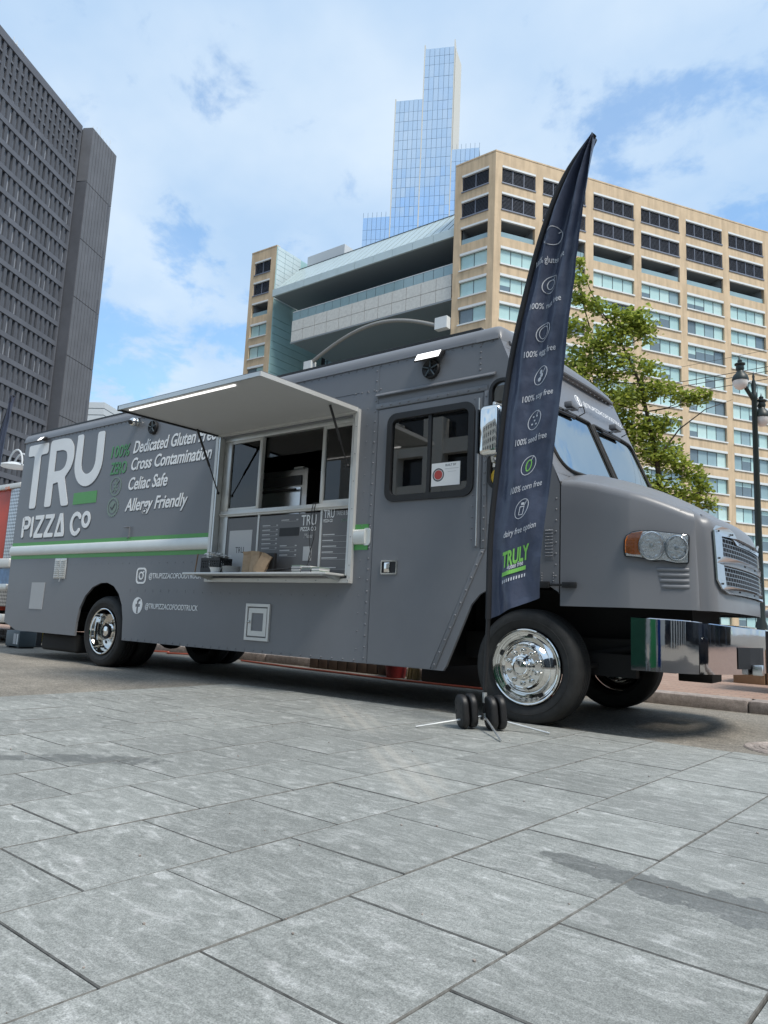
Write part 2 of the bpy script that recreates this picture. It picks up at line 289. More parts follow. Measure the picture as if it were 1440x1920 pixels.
    bb = nn('ShaderNodeMath', operation='ADD'); L(v1.outputs[0], bb.inputs[0]); L(g1.outputs[0], bb.inputs[1]); L(bb.outputs[0], bp.inputs['Height']); L(bp.outputs[0], b.inputs['Normal'])
    return M
MT['slab'] = slab_mat()
MT['slabedge'] = mat('darkened_slab_edge', (0.17, 0.168, 0.158), 0.9, var=0.5, vscale=30, coords='World')  # joint shade put into the colour of sunlit slab sides and chamfers
def road_mat(name, c0, c1, c2, sc=90):
    M = mat(name, c1, 0.85); t, b = nodes_of(M); L = t.links.new
    geo = t.nodes.new('ShaderNodeNewGeometry')
    n = t.nodes.new('ShaderNodeTexNoise'); n.inputs['Scale'].default_value = sc; n.inputs['Detail'].default_value = 4; n.inputs['Roughness'].default_value = 0.7; L(geo.outputs['Position'], n.inputs['Vector'])
    r = t.nodes.new('ShaderNodeValToRGB'); L(n.outputs[0], r.inputs[0]); e = r.color_ramp.elements
    e[0].position = 0.33; e[0].color = (*c0, 1); e[1].position = 0.66; e[1].color = (*c2, 1); x = e.new(0.5); x.color = (*c1, 1)
    n2 = t.nodes.new('ShaderNodeTexNoise'); n2.inputs['Scale'].default_value = 1.6; n2.inputs['Detail'].default_value = 6; L(geo.outputs['Position'], n2.inputs['Vector'])
    mr = t.nodes.new('ShaderNodeMapRange'); mr.inputs[1].default_value = 0.3; mr.inputs[2].default_value = 0.7; mr.inputs[3].default_value = 0.78; mr.inputs[4].default_value = 1.18; L(n2.outputs[0], mr.inputs[0])
    mu = t.nodes.new('ShaderNodeMix'); mu.data_type = 'RGBA'; mu.blend_type = 'MULTIPLY'; mu.inputs[0].default_value = 1
    L(r.outputs[0], mu.inputs[6]); L(mr.outputs[0], mu.inputs[7]); L(mu.outputs[2], b.inputs['Base Color'])
    n3_ = t.nodes.new('ShaderNodeTexNoise'); n3_.inputs['Scale'].default_value = 14; n3_.inputs['Detail'].default_value = 5; n3_.inputs['Roughness'].default_value = 0.75; L(geo.outputs['Position'], n3_.inputs['Vector'])
    mr3 = t.nodes.new('ShaderNodeMapRange'); mr3.inputs[1].default_value = 0.35; mr3.inputs[2].default_value = 0.65; mr3.inputs[3].default_value = 0.72; mr3.inputs[4].default_value = 1.28; L(n3_.outputs[0], mr3.inputs[0])
    mu3 = t.nodes.new('ShaderNodeMix'); mu3.data_type = 'RGBA'; mu3.blend_type = 'MULTIPLY'; mu3.inputs[0].default_value = 1; L(mu.outputs[2], mu3.inputs[6]); L(mr3.outputs[0], mu3.inputs[7]); L(mu3.outputs[2], b.inputs['Base Color'])
    bp = t.nodes.new('ShaderNodeBump'); bp.inputs['Strength'].default_value = 0.6; bp.inputs['Distance'].default_value = 0.01; L(n.outputs[0], bp.inputs['Height']); L(bp.outputs[0], b.inputs['Normal'])
    return M
MT['road'] = road_mat('road_aggregate', (0.13, 0.12, 0.10), (0.22, 0.20, 0.17), (0.36, 0.33, 0.28), 55)
MT['kerb'] = road_mat('kerb_granite', (0.22, 0.19, 0.17), (0.33, 0.28, 0.25), (0.42, 0.37, 0.34), 140)
def brick_mat(name, ca, cbk, mort, sc):
    M = mat(name, ca, 0.85); t, b = nodes_of(M); L = t.links.new
    geo = t.nodes.new('ShaderNodeNewGeometry'); br = t.nodes.new('ShaderNodeTexBrick'); br.inputs['Scale'].default_value = sc
    br.inputs['Color1'].default_value = (*ca, 1); br.inputs['Color2'].default_value = (*cbk, 1); br.inputs['Mortar'].default_value = (*mort, 1); br.inputs['Mortar Size'].default_value = 0.015
    L(geo.outputs['Position'], br.inputs[0]); L(br.outputs[0], b.inputs['Base Color']); return M
MT['brickpave'] = brick_mat('brick_paving', (0.32, 0.20, 0.15), (0.38, 0.26, 0.20), (0.2, 0.16, 0.13), 2.2)
MT['plazabase'] = brick_mat('plaza_joint_sand', (0.035, 0.034, 0.031), (0.045, 0.043, 0.04), (0.03, 0.03, 0.03), 1.0)
def leaf_mat():
    M = mat('leaf', (0.12, 0.20, 0.035), 0.5); t, b = nodes_of(M); L = t.links.new
    oi = t.nodes.new('ShaderNodeAttribute'); oi.attribute_name = 'tone'; 
    r = t.nodes.new('ShaderNodeValToRGB'); L(oi.outputs['Fac'], r.inputs[0]); e = r.color_ramp.elements
    e[0].color = (0.13, 0.20, 0.03, 1); e[1].color = (0.50, 0.56, 0.11, 1)
    tr = t.nodes.new('ShaderNodeBsdfTranslucent'); mixs = t.nodes.new('ShaderNodeMixShader'); mixs.inputs[0].default_value = 0.48
    o = t.nodes['Material Output']; L(r.outputs[0], b.inputs['Base Color']); L(r.outputs[0], tr.inputs[0])
    L(b.outputs[0], mixs.inputs[1]); L(tr.outputs[0], mixs.inputs[2]); L(mixs.outputs[0], o.inputs[0])
    return M
MT['leaf'] = leaf_mat()
# ------------------------------------------------------------------ mesh helpers
class MB:
    def __init__(s): s.v = []; s.f = []; s.m = []
    def add(s, vs, fs, mi=0):
        o = len(s.v); s.v += [tuple(p) for p in vs]
        for f in fs: s.f.append(tuple(i + o for i in f)); s.m.append(mi)
        return s
    def box(s, x0, y0, z0, x1, y1, z1, mi=0):
        vs = [(x0, y0, z0), (x1, y0, z0), (x1, y1, z0), (x0, y1, z0), (x0, y0, z1), (x1, y0, z1), (x1, y1, z1), (x0, y1, z1)]
        return s.add(vs, [(0, 3, 2, 1), (4, 5, 6, 7), (0, 1, 5, 4), (1, 2, 6, 5), (2, 3, 7, 6), (3, 0, 4, 7)], mi)
    def prism(s, pts, axis, a, b, mi=0):
        def P(p, c):
            if axis == 'y': return (p[0], c, p[1])
            if axis == 'x': return (c, p[0], p[1])
            return (p[0], p[1], c)
        n = len(pts); vs = [P(p, a) for p in pts] + [P(p, b) for p in pts]
        fs = [tuple(range(n))[::-1], tuple(range(n, 2 * n))] + [(i, (i + 1) % n, n + (i + 1) % n, n + i) for i in range(n)]
        return s.add(vs, fs, mi)
    def grid(s, rows, mi=0, closed=False):
        n = len(rows[0]); vs = [p for r in rows for p in r]; fs = []
        for i in range(len(rows) - 1):
            for j in range(n if closed else n - 1):
                k = (j + 1) % n
                fs.append((i * n + j, i * n + k, (i + 1) * n + k, (i + 1) * n + j))
        return s.add(vs, fs, mi)
    def tube(s, path, r, n=8, mi=0, caps=True):
        path = [Vector(p) for p in path]; rows = []; up = None
        for i, p in enumerate(path):
            d = (path[min(i + 1, len(path) - 1)] - path[max(i - 1, 0)])
            if d.length < 1e-9: d = Vector((0, 0, 1))
            d.normalize()
            if up is None: up = Vector((0, 0, 1)) if abs(d.z) < 0.9 else Vector((1, 0, 0))
            a = d.cross(up); a.normalize(); b = a.cross(d); b.normalize(); up = b
            rr = r[i] if isinstance(r, (list, tuple)) else r
            rows.append([p + a * (math.cos(2 * math.pi * j / n) * rr) + b * (math.sin(2 * math.pi * j / n) * rr) for j in range(n)])
        s.grid(rows, mi, True)
        if caps:
            o = len(s.v); s.add(rows[0], [tuple(range(n))], mi); s.add(rows[-1], [tuple(range(n))[::-1]], mi)
        return s
    def lathe(s, prof, c, axis='y', n=32, mi=0):
        rows = []
        for r, h in prof:
            row = []
            for j in range(n):
                a = 2 * math.pi * j / n; u, w_ = r * math.cos(a), r * math.sin(a)
                row.append((c[0] + u, c[1] + h, c[2] + w_) if axis == 'y' else ((c[0] + u, c[1] + w_, c[2] + h) if axis == 'z' else (c[0] + h, c[1] + u, c[2] + w_)))
            rows.append(row)
        return s.grid(rows, mi, True)
    def ball(s, c, r, nu=10, nv=6, mi=0):
        if not isinstance(r, (tuple, list)): r = (r, r, r)
        rows = []
        for i in range(nv + 1):
            t = math.pi * i / nv
            rows.append([(c[0] + r[0] * math.sin(t) * math.cos(2 * math.pi * j / nu), c[1] + r[1] * math.sin(t) * math.sin(2 * math.pi * j / nu), c[2] + r[2] * math.cos(t)) for j in range(nu)])
        return s.grid(rows, mi, True)
    def mesh(s, name, mats, smooth=False, angle=35, bevel=0, seg=2):
        me = bpy.data.meshes.new(name); me.from_pydata(s.v, [], s.f)
        for k in (mats if isinstance(mats, (list, tuple)) else [mats]): me.materials.append(MT[k])
        for p, i in zip(me.polygons, s.m): p.material_index = i
        bm = bmesh.new(); bm.from_mesh(me)
        bmesh.ops.remove_doubles(bm, verts=bm.verts, dist=1e-5)
        bmesh.ops.recalc_face_normals(bm, faces=bm.faces)
        if bevel:
            ed = [e for e in bm.edges if len(e.link_faces) == 2 and e.calc_face_angle(0) > R(30)]
            bmesh.ops.bevel(bm, geom=ed, offset=bevel, segments=seg, affect='EDGES', profile=0.5, clamp_overlap=True)
        bm.to_mesh(me); bm.free()
        if smooth or bevel:
            for p in me.polygons: p.use_smooth = True
            me.set_sharp_from_angle(angle=R(angle))
        return me
    def build(s, name, mats, parent=None, **k):
        return obj(name, s.mesh(name, mats, **k), parent)

WM = {}
def obj(name, me, parent=None, mtx=None):
    o = bpy.data.objects.new(name, me); col.objects.link(o)
    W = Matrix(mtx) if mtx is not None else Matrix.Identity(4)
    if parent is not None:
        o.parent = parent; o.matrix_parent_inverse = WM[parent.name].inverted()
    o.matrix_basis = W; WM[o.name] = W
    return o
def tag(o, label, cat, group=None):
    o['label'] = label; o['category'] = cat
    if group: o['group'] = group
    return o
def thing(name, label, cat, loc=(0, 0, 0), group=None, rz=0):
    o = bpy.data.objects.new(name, None); col.objects.link(o); o.empty_display_size = 0.2
    o.location = loc; o.rotation_euler = (0, 0, rz)
    WM[o.name] = Matrix.Translation(Vector(loc)) @ Matrix.Rotation(rz, 4, 'Z')
    return tag(o, label, cat, group)
def struct(o): o['kind'] = 'structure'; return o
def stuff(o): o['kind'] = 'stuff'; return o

def to_mesh(cu, name, mats):
    ob = bpy.data.objects.new('tmp', cu); col.objects.link(ob)
    bpy.context.view_layer.update()
    me = bpy.data.meshes.new_from_object(ob.evaluated_get(bpy.context.evaluated_depsgraph_get()))
    bpy.data.objects.remove(ob); bpy.data.curves.remove(cu)
    me.name = name; me.materials.clear()
    for k in (mats if isinstance(mats, (list, tuple)) else [mats]): me.materials.append(MT[k])
    for p in me.polygons: p.material_index = 0; p.use_smooth = False
    return me
def curve_mesh(splines, name, mats, thick):
    cu = bpy.data.curves.new(name, 'CURVE'); cu.dimensions = '2D'; cu.fill_mode = 'BOTH'; cu.extrude = thick / 2
    for sp in splines:
        s = cu.splines.new('POLY'); s.points.add(len(sp) - 1)
        for p, q in zip(s.points, sp): p.co = (q[0], q[1], 0, 1)
        s.use_cyclic_u = True
    return to_mesh(cu, name, mats)
def text_mesh(txt, name, mats, size=1.0, shear=0.0, thick=0.004, bold=0.0, spacing=1.0):
    cu = bpy.data.curves.new(name, 'FONT'); cu.body = txt; cu.size = size; cu.shear = shear; cu.extrude = thick / 2; cu.offset = bold; cu.space_character = spacing
    cu.resolution_u = 3
    return to_mesh(cu, name, mats)
def bounds(me):
    xs = [v.co.x for v in me.vertices]; ys = [v.co.y for v in me.vertices]
    return min(xs), max(xs), min(ys), max(ys)
def side_map(me, y0=-0.003):
    for v in me.vertices: v.co = (v.co.x, y0 - v.co.z, v.co.y)
    return me
def on_side(me, x0, x1, z0, z1=None, y0=-0.003):
    a, b, c, d = bounds(me); sx = (x1 - x0) / (b - a); sz = (z1 - z0) / (d - c) if z1 is not None else None
    for v in me.vertices:
        v.co.x = x0 + (v.co.x - a) * sx
        v.co.y = (z0 + (v.co.y - c) * sz) if sz else v.co.y + z0
    return side_map(me, y0)
def arc(cx, cy, r, a0, a1, n=8, ry=None):
    ry = r if ry is None else ry
    return [(cx + r * math.cos(R(a0 + (a1 - a0) * i / n)), cy + ry * math.sin(R(a0 + (a1 - a0) * i / n))) for i in range(n + 1)]
def circle(cx, cy, r, n=28, ry=None): return arc(cx, cy, r, 0, 360, n, ry)[:-1]
def rrect(x0, y0, x1, y1, r, n=5):
    return arc(x1 - r, y1 - r, r, 0, 90, n) + arc(x0 + r, y1 - r, r, 90, 180, n) + arc(x0 + r, y0 + r, r, 180, 270, n) + arc(x1 - r, y0 + r, r, 270, 360, n)
def rpoly(pts, rad, n=4):
    """rounded polygon; rad one number or list"""
    o = []; k = len(pts)
    for i in range(k):
        p = Vector(pts[i]); a = Vector(pts[i - 1]) - p; b = Vector(pts[(i + 1) % k]) - p
        r = rad[i] if isinstance(rad, (list, tuple)) else rad
        if r <= 0: o.append(tuple(p)); continue
        la, lb = a.length, b.length; a.normalize(); b.normalize()
        t = min(r, la * 0.49, lb * 0.49); p0 = p + a * t; p1 = p + b * t
        for j in range(n + 1):
            u = j / n; q = p0 * (1 - u) ** 2 + p * 2 * u * (1 - u) + p1 * u * u; o.append(tuple(q))
    return o
def stroke(path, wd):
    """outline of a thick polyline with rounded ends"""
    P = [Vector(p) for p in path]; L_, R_ = [], []
    for i, p in enumerate(P):
        d = (P[min(i + 1, len(P) - 1)] - P[max(i - 1, 0)]).normalized(); n = Vector((-d.y, d.x)) * wd / 2
        L_.append(p + n); R_.append(p - n)
    d0 = (P[1] - P[0]).normalized(); d1 = (P[-1] - P[-2]).normalized()
    return [tuple(q) for q in L_] + [tuple(P[-1] + d1 * wd * 0.35)] + [tuple(q) for q in reversed(R_)] + [tuple(P[0] - d0 * wd * 0.35)]
def lerp(a, b, t): return a + (b - a) * t
def interp(tab, x):
    if x <= tab[0][0]: return tab[0][1]
    for (a, va), (b, vb) in zip(tab, tab[1:]):
        if x <= b: return va + (vb - va) * (x - a) / (b - a)
    return tab[-1][1]
def sstep(tab, x):
    if x <= tab[0][0]: return tab[0][1]
    for (a, va), (b, vb) in zip(tab, tab[1:]):
        if x <= b:
            t = (x - a) / (b - a); t = t * t * (3 - 2 * t); return va + (vb - va) * t
    return tab[-1][1]
# ------------------------------------------------------------------ ground
struct(MB().add([(-1800, -1800, 0), (1800, -1800, 0), (1800, 1800, 0), (-1800, 1800, 0)], [(0, 1, 2, 3)]).build('road', 'road'))
def clip(poly, a, b, c):          # keep a*x+b*y<=c
    o = []
    for i, p in enumerate(poly):
        q = poly[(i + 1) % len(poly)]; dp = a * p[0] + b * p[1] - c; dq = a * q[0] + b * q[1] - c
        if dp <= 0: o.append(p)
        if dp * dq < 0:
            t = dp / (dp - dq); o.append((p[0] + (q[0] - p[0]) * t, p[1] + (q[1] - p[1]) * t))
    return o
plaza = struct(MB().add([(-3.66, -16, 0.004), (15, -16, 0.004), (15, 0.06, 0.004), (-3.60, 0.06, 0.004)], [(0, 1, 2, 3)]).build('plaza', 'plazabase'))
def xa(y): return 1.129 + 0.073 * (y + 3.44)
nsl = 0
for i in range(-10, 8):
    off = -3.197 if i % 2 == 0 else -3.44
    for k in range(-9, 9):
        ya = off + 0.497 * k; yb = ya + 0.497
        if ya > 0.0 or yb < -7.0: continue
        g = 0.0024 + random.uniform(0, 0.0014)
        sk = lambda x, y: (x, y - 0.02 * (x - 1.1))
        pl = [sk(xa(ya) + 0.507 * i + g, ya + g), sk(xa(ya) + 0.507 * (i + 1) - g, ya + g), sk(xa(yb) + 0.507 * (i + 1) - g, yb - g), sk(xa(yb) + 0.507 * i + g, yb - g)]
        pl = clip(pl, 0, 1, 0.052); pl = clip(pl, -1, 0.02, 3.62)
        if len(pl) < 3: continue
        ar = abs(sum(p[0] * q[1] - q[0] * p[1] for p, q in zip(pl, pl[1:] + pl[:1]))) / 2
        if ar < 0.01: continue
        c = Vector((sum(p[0] for p in pl) / len(pl), sum(p[1] for p in pl) / len(pl), 0))
        zt = 0.018 + random.uniform(-0.0012, 0.0012); n = len(pl)
        tx, ty = random.uniform(-.002, .002), random.uniform(-.002, .002)
        top = []; 
        for p in pl:
            d = Vector((p[0], p[1], 0)) - c; q = c + d * (1 - 0.0022 / max(d.length, 0.01))
            top.append((q.x - c.x, q.y - c.y, zt + tx * d.x + ty * d.y))
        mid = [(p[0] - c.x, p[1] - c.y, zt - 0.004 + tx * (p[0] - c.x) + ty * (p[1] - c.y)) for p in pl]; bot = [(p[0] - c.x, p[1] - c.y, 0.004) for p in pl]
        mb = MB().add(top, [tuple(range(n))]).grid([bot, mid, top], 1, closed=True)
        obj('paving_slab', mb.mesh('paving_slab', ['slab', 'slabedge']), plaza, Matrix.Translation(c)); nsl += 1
print('slabs', nsl)
kerb = struct(MB().box(-62, 3.05, -0.05, 32, 3.28, 0.11).build('kerb', 'kerb'))
for i in range(-16, 9):
    x0 = i * 1.8 + 0.95
    MB().box(x0 + .006, 3.0, -0.02, x0 + 1.797, 3.32, 0.13 + random.uniform(-.003, .003)).build('kerb_stone', 'kerb', kerb, bevel=0.022)
struct(MB().add([(-62, 3.325, 0.125), (32, 3.325, 0.125), (32, 30, 0.125), (-62, 30, 0.125)], [(0, 1, 2, 3)]).build('sidewalk', 'brickpave'))

# ------------------------------------------------------------------ office building
def frame(o, u):
    u = Vector((u[0], u[1], 0)).normalized(); v = Vector((-u.y, u.x, 0))
    return Matrix(((u.x, v.x, 0, o[0]), (u.y, v.y, 0, o[1]), (0, 0, 1, 0), (0, 0, 0, 1)))
office = thing('office_building', 'tan concrete office building with louvred top floors and glazed atrium between two wings', 'building', (-44.37, 79.4, 0))
ROWS = [67.91 - 4.25 * k for k in range(16)]; WH = 2.86; ZR = 69.87
cache = {}
def once(key, fn):
    if key not in cache: cache[key] = fn()
    return cache[key]
def win_frame(w, n):
    b = MB().box(0, -0.03, WH - 0.36, w, 0.30, WH, 0).box(-0.06, -0.16, -0.05, w + 0.06, 0.40, 0.16, 0).box(0, 0.10, -0.34, w, 0.36, -0.055, 1).box(0, 0.56, 0, w, 0.6, WH, 1)
    for i in range(n + 1): x = w * i / n; b.box(max(0, x - .04), 0.34, 0.16, min(w, x + .04), 0.46, WH - .36, 1)
    return b.mesh('window', ['lintel', 'mull'])
def win_pane(w, n, k):
    pw = w / n; z0, z1 = 0.165, WH - 0.365
    b = MB().box(0.045, 0.39, z0, pw - 0.045, 0.42, z1, 0)
    if k in (5, 6):   # blind half drawn behind the pane shows as a two-tone pane
        zb = lerp(z0, z1, 0.45 if k == 5 else 0.7); b = MB().box(0.045, 0.39, zb, pw - 0.045, 0.42, z1, 0).box(0.045, 0.392, z0, pw - 0.045, 0.42, zb, 1)
        return b.mesh('pane', ['pane0', 'pane3'])
    return b.mesh('pane', 'pane%d' % k)
def louvre(w, n):
    b = MB().box(0, -0.03, WH - 0.30, w, 0.30, WH, 0).box(-0.05, -0.12, -0.05, w + 0.05, 0.40, 0.14, 1).box(0, 0.05, -0.34, w, 0.36, -0.055, 3).box(0, 0.56, 0, w, 0.6, WH, 2)
    for i in range(n + 1): x = w * i / n; b.box(max(0, x - .05), 0.16, 0.14, min(w, x + .05), 0.3, WH - .3, 1)
    z = 0.2
    while z < WH - 0.45:
        b.add([(0, 0.20, z), (w, 0.20, z), (w, 0.42, z + 0.17), (0, 0.42, z + 0.17), (0, 0.20, z - .03), (w, 0.20, z - .03)], [(0, 1, 2, 3), (0, 4, 5, 1)], 1); z += 0.205
    return b.mesh('louvre_window', ['lintel', 'louvre', 'void', 'mull'])
def loggia(w):
    b = MB().box(0, -0.03, WH - 0.30, w, 0.30, WH, 0)
    b.add([(0, .3, 0), (w, .3, 0), (w, 3.4, 0), (0, 3.4, 0), (0, .3, WH), (w, .3, WH), (w, 3.4, WH), (0, 3.4, WH)], [(0, 1, 2, 3), (4, 7, 6, 5), (3, 2, 6, 7), (0, 3, 7, 4), (1, 5, 6, 2)], 1)
    b.box(0.1, 3.3, 0.1, w - .1, 3.36, 2.1, 2)
    return b.mesh('loggia', ['lintel', 'sill', 'mull'])
def facade(M, length, bays, nrows=16):
    wl = MB(); prev = 0.0
    for a, b, n in bays + [(length, length, 0)]:
        wl.box(prev, 0, 0, a, 0.62, ZR); prev = b
    for a, b, n in bays:
        ztop = ZR - 0.01
        for r in range(nrows):
            zb = ROWS[r] ; wl.box(a, 0.004, zb, b, 0.62, ztop); ztop = zb - WH
        wl.box(a, 0.004, 0.0, b, 0.62, ztop)
    wl.box(-0.0, -0.05, ZR, length, 0.9, ZR + 0.22)
    obj('wall', wl.mesh('wall', 'tan'), office, M)
    for a, b, n in bays:
        wdt = b - a
        for r in range(nrows):
            T = M @ Matrix.Translation((a, 0, ROWS[r] - WH))
            if r < 2: obj('louvre_window', once(('l', round(wdt, 1)), lambda: louvre(wdt, n)), office, T)
            elif r == 2:
                o = obj('loggia', once(('g', round(wdt, 1)), lambda: loggia(wdt)), office, T)
                obj('glass_rail', once(('gr', round(wdt, 1)), lambda: MB().box(0.02, 0.32, 0.0, wdt - .02, 0.36, 0.95).mesh('glass_rail', 'pane2')), o, T)
            else:
                o = obj('window', once(('w', round(wdt, 1), n), lambda: win_frame(wdt, n)), office, T)
                for j in range(n):
                    k = random.choice([0, 0, 0, 1, 1, 4, 4, 2, 5, 6, 3] if r < 9 else [0, 1, 4, 2, 2, 5, 6, 3, 1])
                    obj('pane', once(('p', round(wdt / n, 2), k), lambda: win_pane(wdt, n, k)), o, T @ Matrix.Translation((wdt * j / n, 0, 0)))
FR = frame((-44.37, 79.40), (0.54, 0.8417))
bays = [(1.13, 6.85, 3), (8.15, 15.8, 4)] + [(17.25 + 9.05 * i, 24.9 + 9.05 * i, 4) for i in range(5)]
facade(FR, 64.0, bays)
facade(frame((-51.25, 79.40), (1, 0)), 6.88, [(1.19, 5.8, 2)])
facade(frame((-98.48, 80.95), (1, 0.05)), 6.56, [(1.0, 5.2, 2)])
# roofs
MB().prism([(-44.37, 79.9), (-9.8, 133.5), (-30, 147), (-51.25, 147), (-51.25, 79.9)], 'z', ZR - 0.3, ZR - 0.02).build('roof', 'tan', office)
MB().prism([(-98.4, 81.4), (-91.95, 81.7), (-91.95, 96), (-98.4, 96)], 'z', ZR - 0.3, ZR - 0.02).build('roof', 'tan', office)
# wing flank facing the atrium: pale panels
for i in range(3):
    for k in range(14):
        y0 = 81.4 + 2.1 * i; z0 = 59.2 + 1.0 * (k % 14) if k < 11 else None
        if z0 is None: continue
        MB().box(-91.94, y0 + .03, z0 + .03, -91.80, y0 + 2.07, min(z0 + .97, ZR)).build('flank_panel', 'atrium', office)
MB().box(-91.95, 81.3, 0, -91.90, 98, ZR).build('flank_wall', 'tealwall', office)
for k in range(18):
    z0 = 30 + 1.5 * k
    if z0 > 57.5: break
    MB().box(-91.88, 81.4, z0 + .04, -91.78, 97.8, z0 + 1.46).build('flank_panel', 'tealwall', office)
MB().box(-90.5, 88.2, 62, -81, 96, 70.3).build('plant_room', 'bldwhite', office)
# atrium: sloped glazed roof, fascia, soffit, balcony
ar = MB()
for i in range(25):
    x0 = -90.2 + 1.56 * i; x1 = x0 + 1.36
    ar.add([(x0, 80.0, 60.1), (x1, 80.0, 60.1), (x1 + 0.0, 86.0, 66.6), (x0 + 0.0, 86.0, 66.6), (x0, 80.1, 60.0), (x1, 80.1, 60.0), (x1, 86.1, 66.5), (x0, 86.1, 66.5)], [(0, 1, 2, 3), (4, 7, 6, 5), (0, 4, 5, 1), (1, 5, 6, 2), (3, 2, 6, 7), (0, 3, 7, 4)])
ar.build('atrium_roof', 'atriumroof', office)
MB().add([(-90.4, 80.15, 59.85), (-51.25, 80.15, 59.85), (-51.25, 86.2, 66.4), (-90.4, 86.2, 66.4)], [(0, 1, 2, 3)]).box(-90.5, 86.0, 66.3, -51.25, 86.5, 66.8).build('atrium_roof_frame', 'mull', office)
for i in range(10):
    x0 = -90.6 + 3.935 * i
    MB().box(x0 + .03, 79.7, 58.65, x0 + 3.905, 80.05, 60.0).build('fascia_panel', 'atrium', office)
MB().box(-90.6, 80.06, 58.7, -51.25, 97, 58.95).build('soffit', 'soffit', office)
for i in range(12):
    x0 = -85.2 + 2.79 * i
    for k in range(2):
        MB().box(x0 + .04, 79.95, 48.75 + 2.0 * k + .04, x0 + 2.75, 80.2, 48.75 + 2.0 * k + 1.96).build('stone_panel', 'stone', office)
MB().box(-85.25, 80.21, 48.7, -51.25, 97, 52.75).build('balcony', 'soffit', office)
MB().box(-85.3, 79.9, 48.5, -51.25, 80.3, 48.72).build('balcony_edge', 'sill', office)
for i in range(18):
    x0 = -85.2 + 1.88 * i
    MB().box(x0 + .04, 80.05, 52.78, x0 + 1.84, 80.1, 54.35).build('balcony_glass', 'pane2', office)
MB().box(-85.2, 80.02, 54.36, -51.3, 80.14, 54.46).build('balcony_handrail', 'lintel', office)
dg = MB()
for k in range(40):
    dg.box(-90.5, 95.0, 1.5 * k + .05, -51.2, 95.2, 1.5 * k + 1.45)
dg.build('atrium_glazing', 'darkglass', office)
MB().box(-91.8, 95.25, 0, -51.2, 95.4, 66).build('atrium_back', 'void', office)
for i in range(14):
    MB().box(-90 + 2.9 * i, 94.8, 0, -89.85 + 2.9 * i, 95.0, 58.6).build('glazing_mullion', 'mull', office)
ap = []
for i in range(21):
    t = i / 20; X = lerp(-78.6, -53.0, t)
    ap.append((X, 78.9, 43.0 + 4.05 * math.sin(math.pi * (0.04 + 0.86 * t)) + 1.2 * t * (1 - t)))
MB().tube(ap, 0.32, 12).build('arch_tube', 'archsteel', office, smooth=True)
MB().box(-80.0, 78.3, 42.0, -78.3, 79.6, 43.6).build('arch_bearing', 'lintel', office)
MB().box(-53.4, 78.3, 43.6, -51.3, 79.35, 45.4).build('arch_bearing', 'lintel', office)
MB().box(-51.6, 80.0, 0, -51.26, 97, 66).build('block_flank', 'void', office)

# ------------------------------------------------------------------ mirrored tower
tower = thing('glass_tower', 'slim stepped tower of sky-blue mirrored glass with pale stone fins', 'tower', (-132.3, 183.5, 0))
FT = frame((-132.28, 183.53), (0.896, 0.443))
SEG = [(-19.9, -10.05, 142.0, 6), (-10.0, 0.0, 187.3, 6), (0.05, 10.9, 207.4, 6), (11.0, 20.8, 166.2, 6)]
nt_ = 0
for a, b, zt, n in SEG:
    obj('core', MB().box(a + .02, 0.12, 0, b - .02, 12, zt - .1).mesh('core', 'towerback'), tower, FT)
    pw = (b - a) / n; z = zt
    hs = [3.2, 3.5, 4.9, 4.9, 4.9] if zt > 200 else [4.8]
    i = 0
    while z > 128:
        h = hs[i] if i < len(hs) else 3.72; i += 1
        for j in range(n):
            kk = random.choice(['towerglass', 'towerglass', 'towerglass1', 'towerglass2']); me = once(('tp', round(pw, 2), h, kk), lambda: MB().box(0.05, 0, 0.07, pw - .05, 0.1, h - .02).mesh('pane', kk))
            obj('pane', me, tower, FT @ Matrix.Translation((a + pw * j, 0, z - h)) @ Matrix.Rotation(random.uniform(-.012, .012), 4, 'Z') @ Matrix.Rotation(random.uniform(-.010, .010), 4, 'X')); nt_ += 1
        z -= h
print('tower panes', nt_)
for s, zt, d in ((-10.02, 188.0, 11), (0.02, 209.0, 11), (10.95, 210.0, 11)):
    obj('fin', MB().box(s - .16, -0.25, 0, s + .16, d, zt).mesh('fin', 'towerfin'), tower, FT)
obj('side_wall', MB().prism([(11.2, 0.3), (12.6, 9.0), (11.0, 12)], 'z', 0, 207.2).mesh('side_wall', 'towerfin'), tower, FT)
for s0, s1, z in ((-19.9, -10.1, 142), (11.2, 20.8, 166.2)):
    b = MB()
    for i in range(7): x = lerp(s0, s1, i / 6); b.box(x - .05, 0.4, z, x + .05, 0.5, z + 2.2)
    obj('roof_posts', b.mesh('roof_posts', 'towerback'), tower, FT)

# ------------------------------------------------------------------ dark gridded tower
dk = thing('dark_office_tower', 'dark grey concrete tower with a dense grid of narrow windows', 'building', (-124.94, 58.0, 0))
U = Vector((-0.4809, 0.8768, 0)); LEN = 42.0
FD = frame((-124.94 - U.x * LEN, 58.0 - U.y * LEN), (U.x, U.y))    # local x runs to the far corner at LEN
PITCH = 1.38; cols = 22
obj('core', MB().box(0, 0.9, 0, LEN, 20, 93.6).mesh('core', 'darkpane'), dk, FD)
for c in range(cols + 8):
    x = LEN - 0.35 - PITCH * c
    if x < 0.2: break
    obj('pier', once('pier', lambda: MB().box(-0.32, -0.02, 0, 0.32, 0.9, 92.6).mesh('pier', 'darkpier')), dk, FD @ Matrix.Translation((x, 0, 0)))
zs = [83.6 - 3.86 * k for k in range(21)]
for z in zs: obj('spandrel', once('spd', lambda: MB().box(0, -0.12, -0.5, LEN, 0.88, 0.4).mesh('spandrel', 'darkconc')), dk, FD @ Matrix.Translation((0, 0, z)))
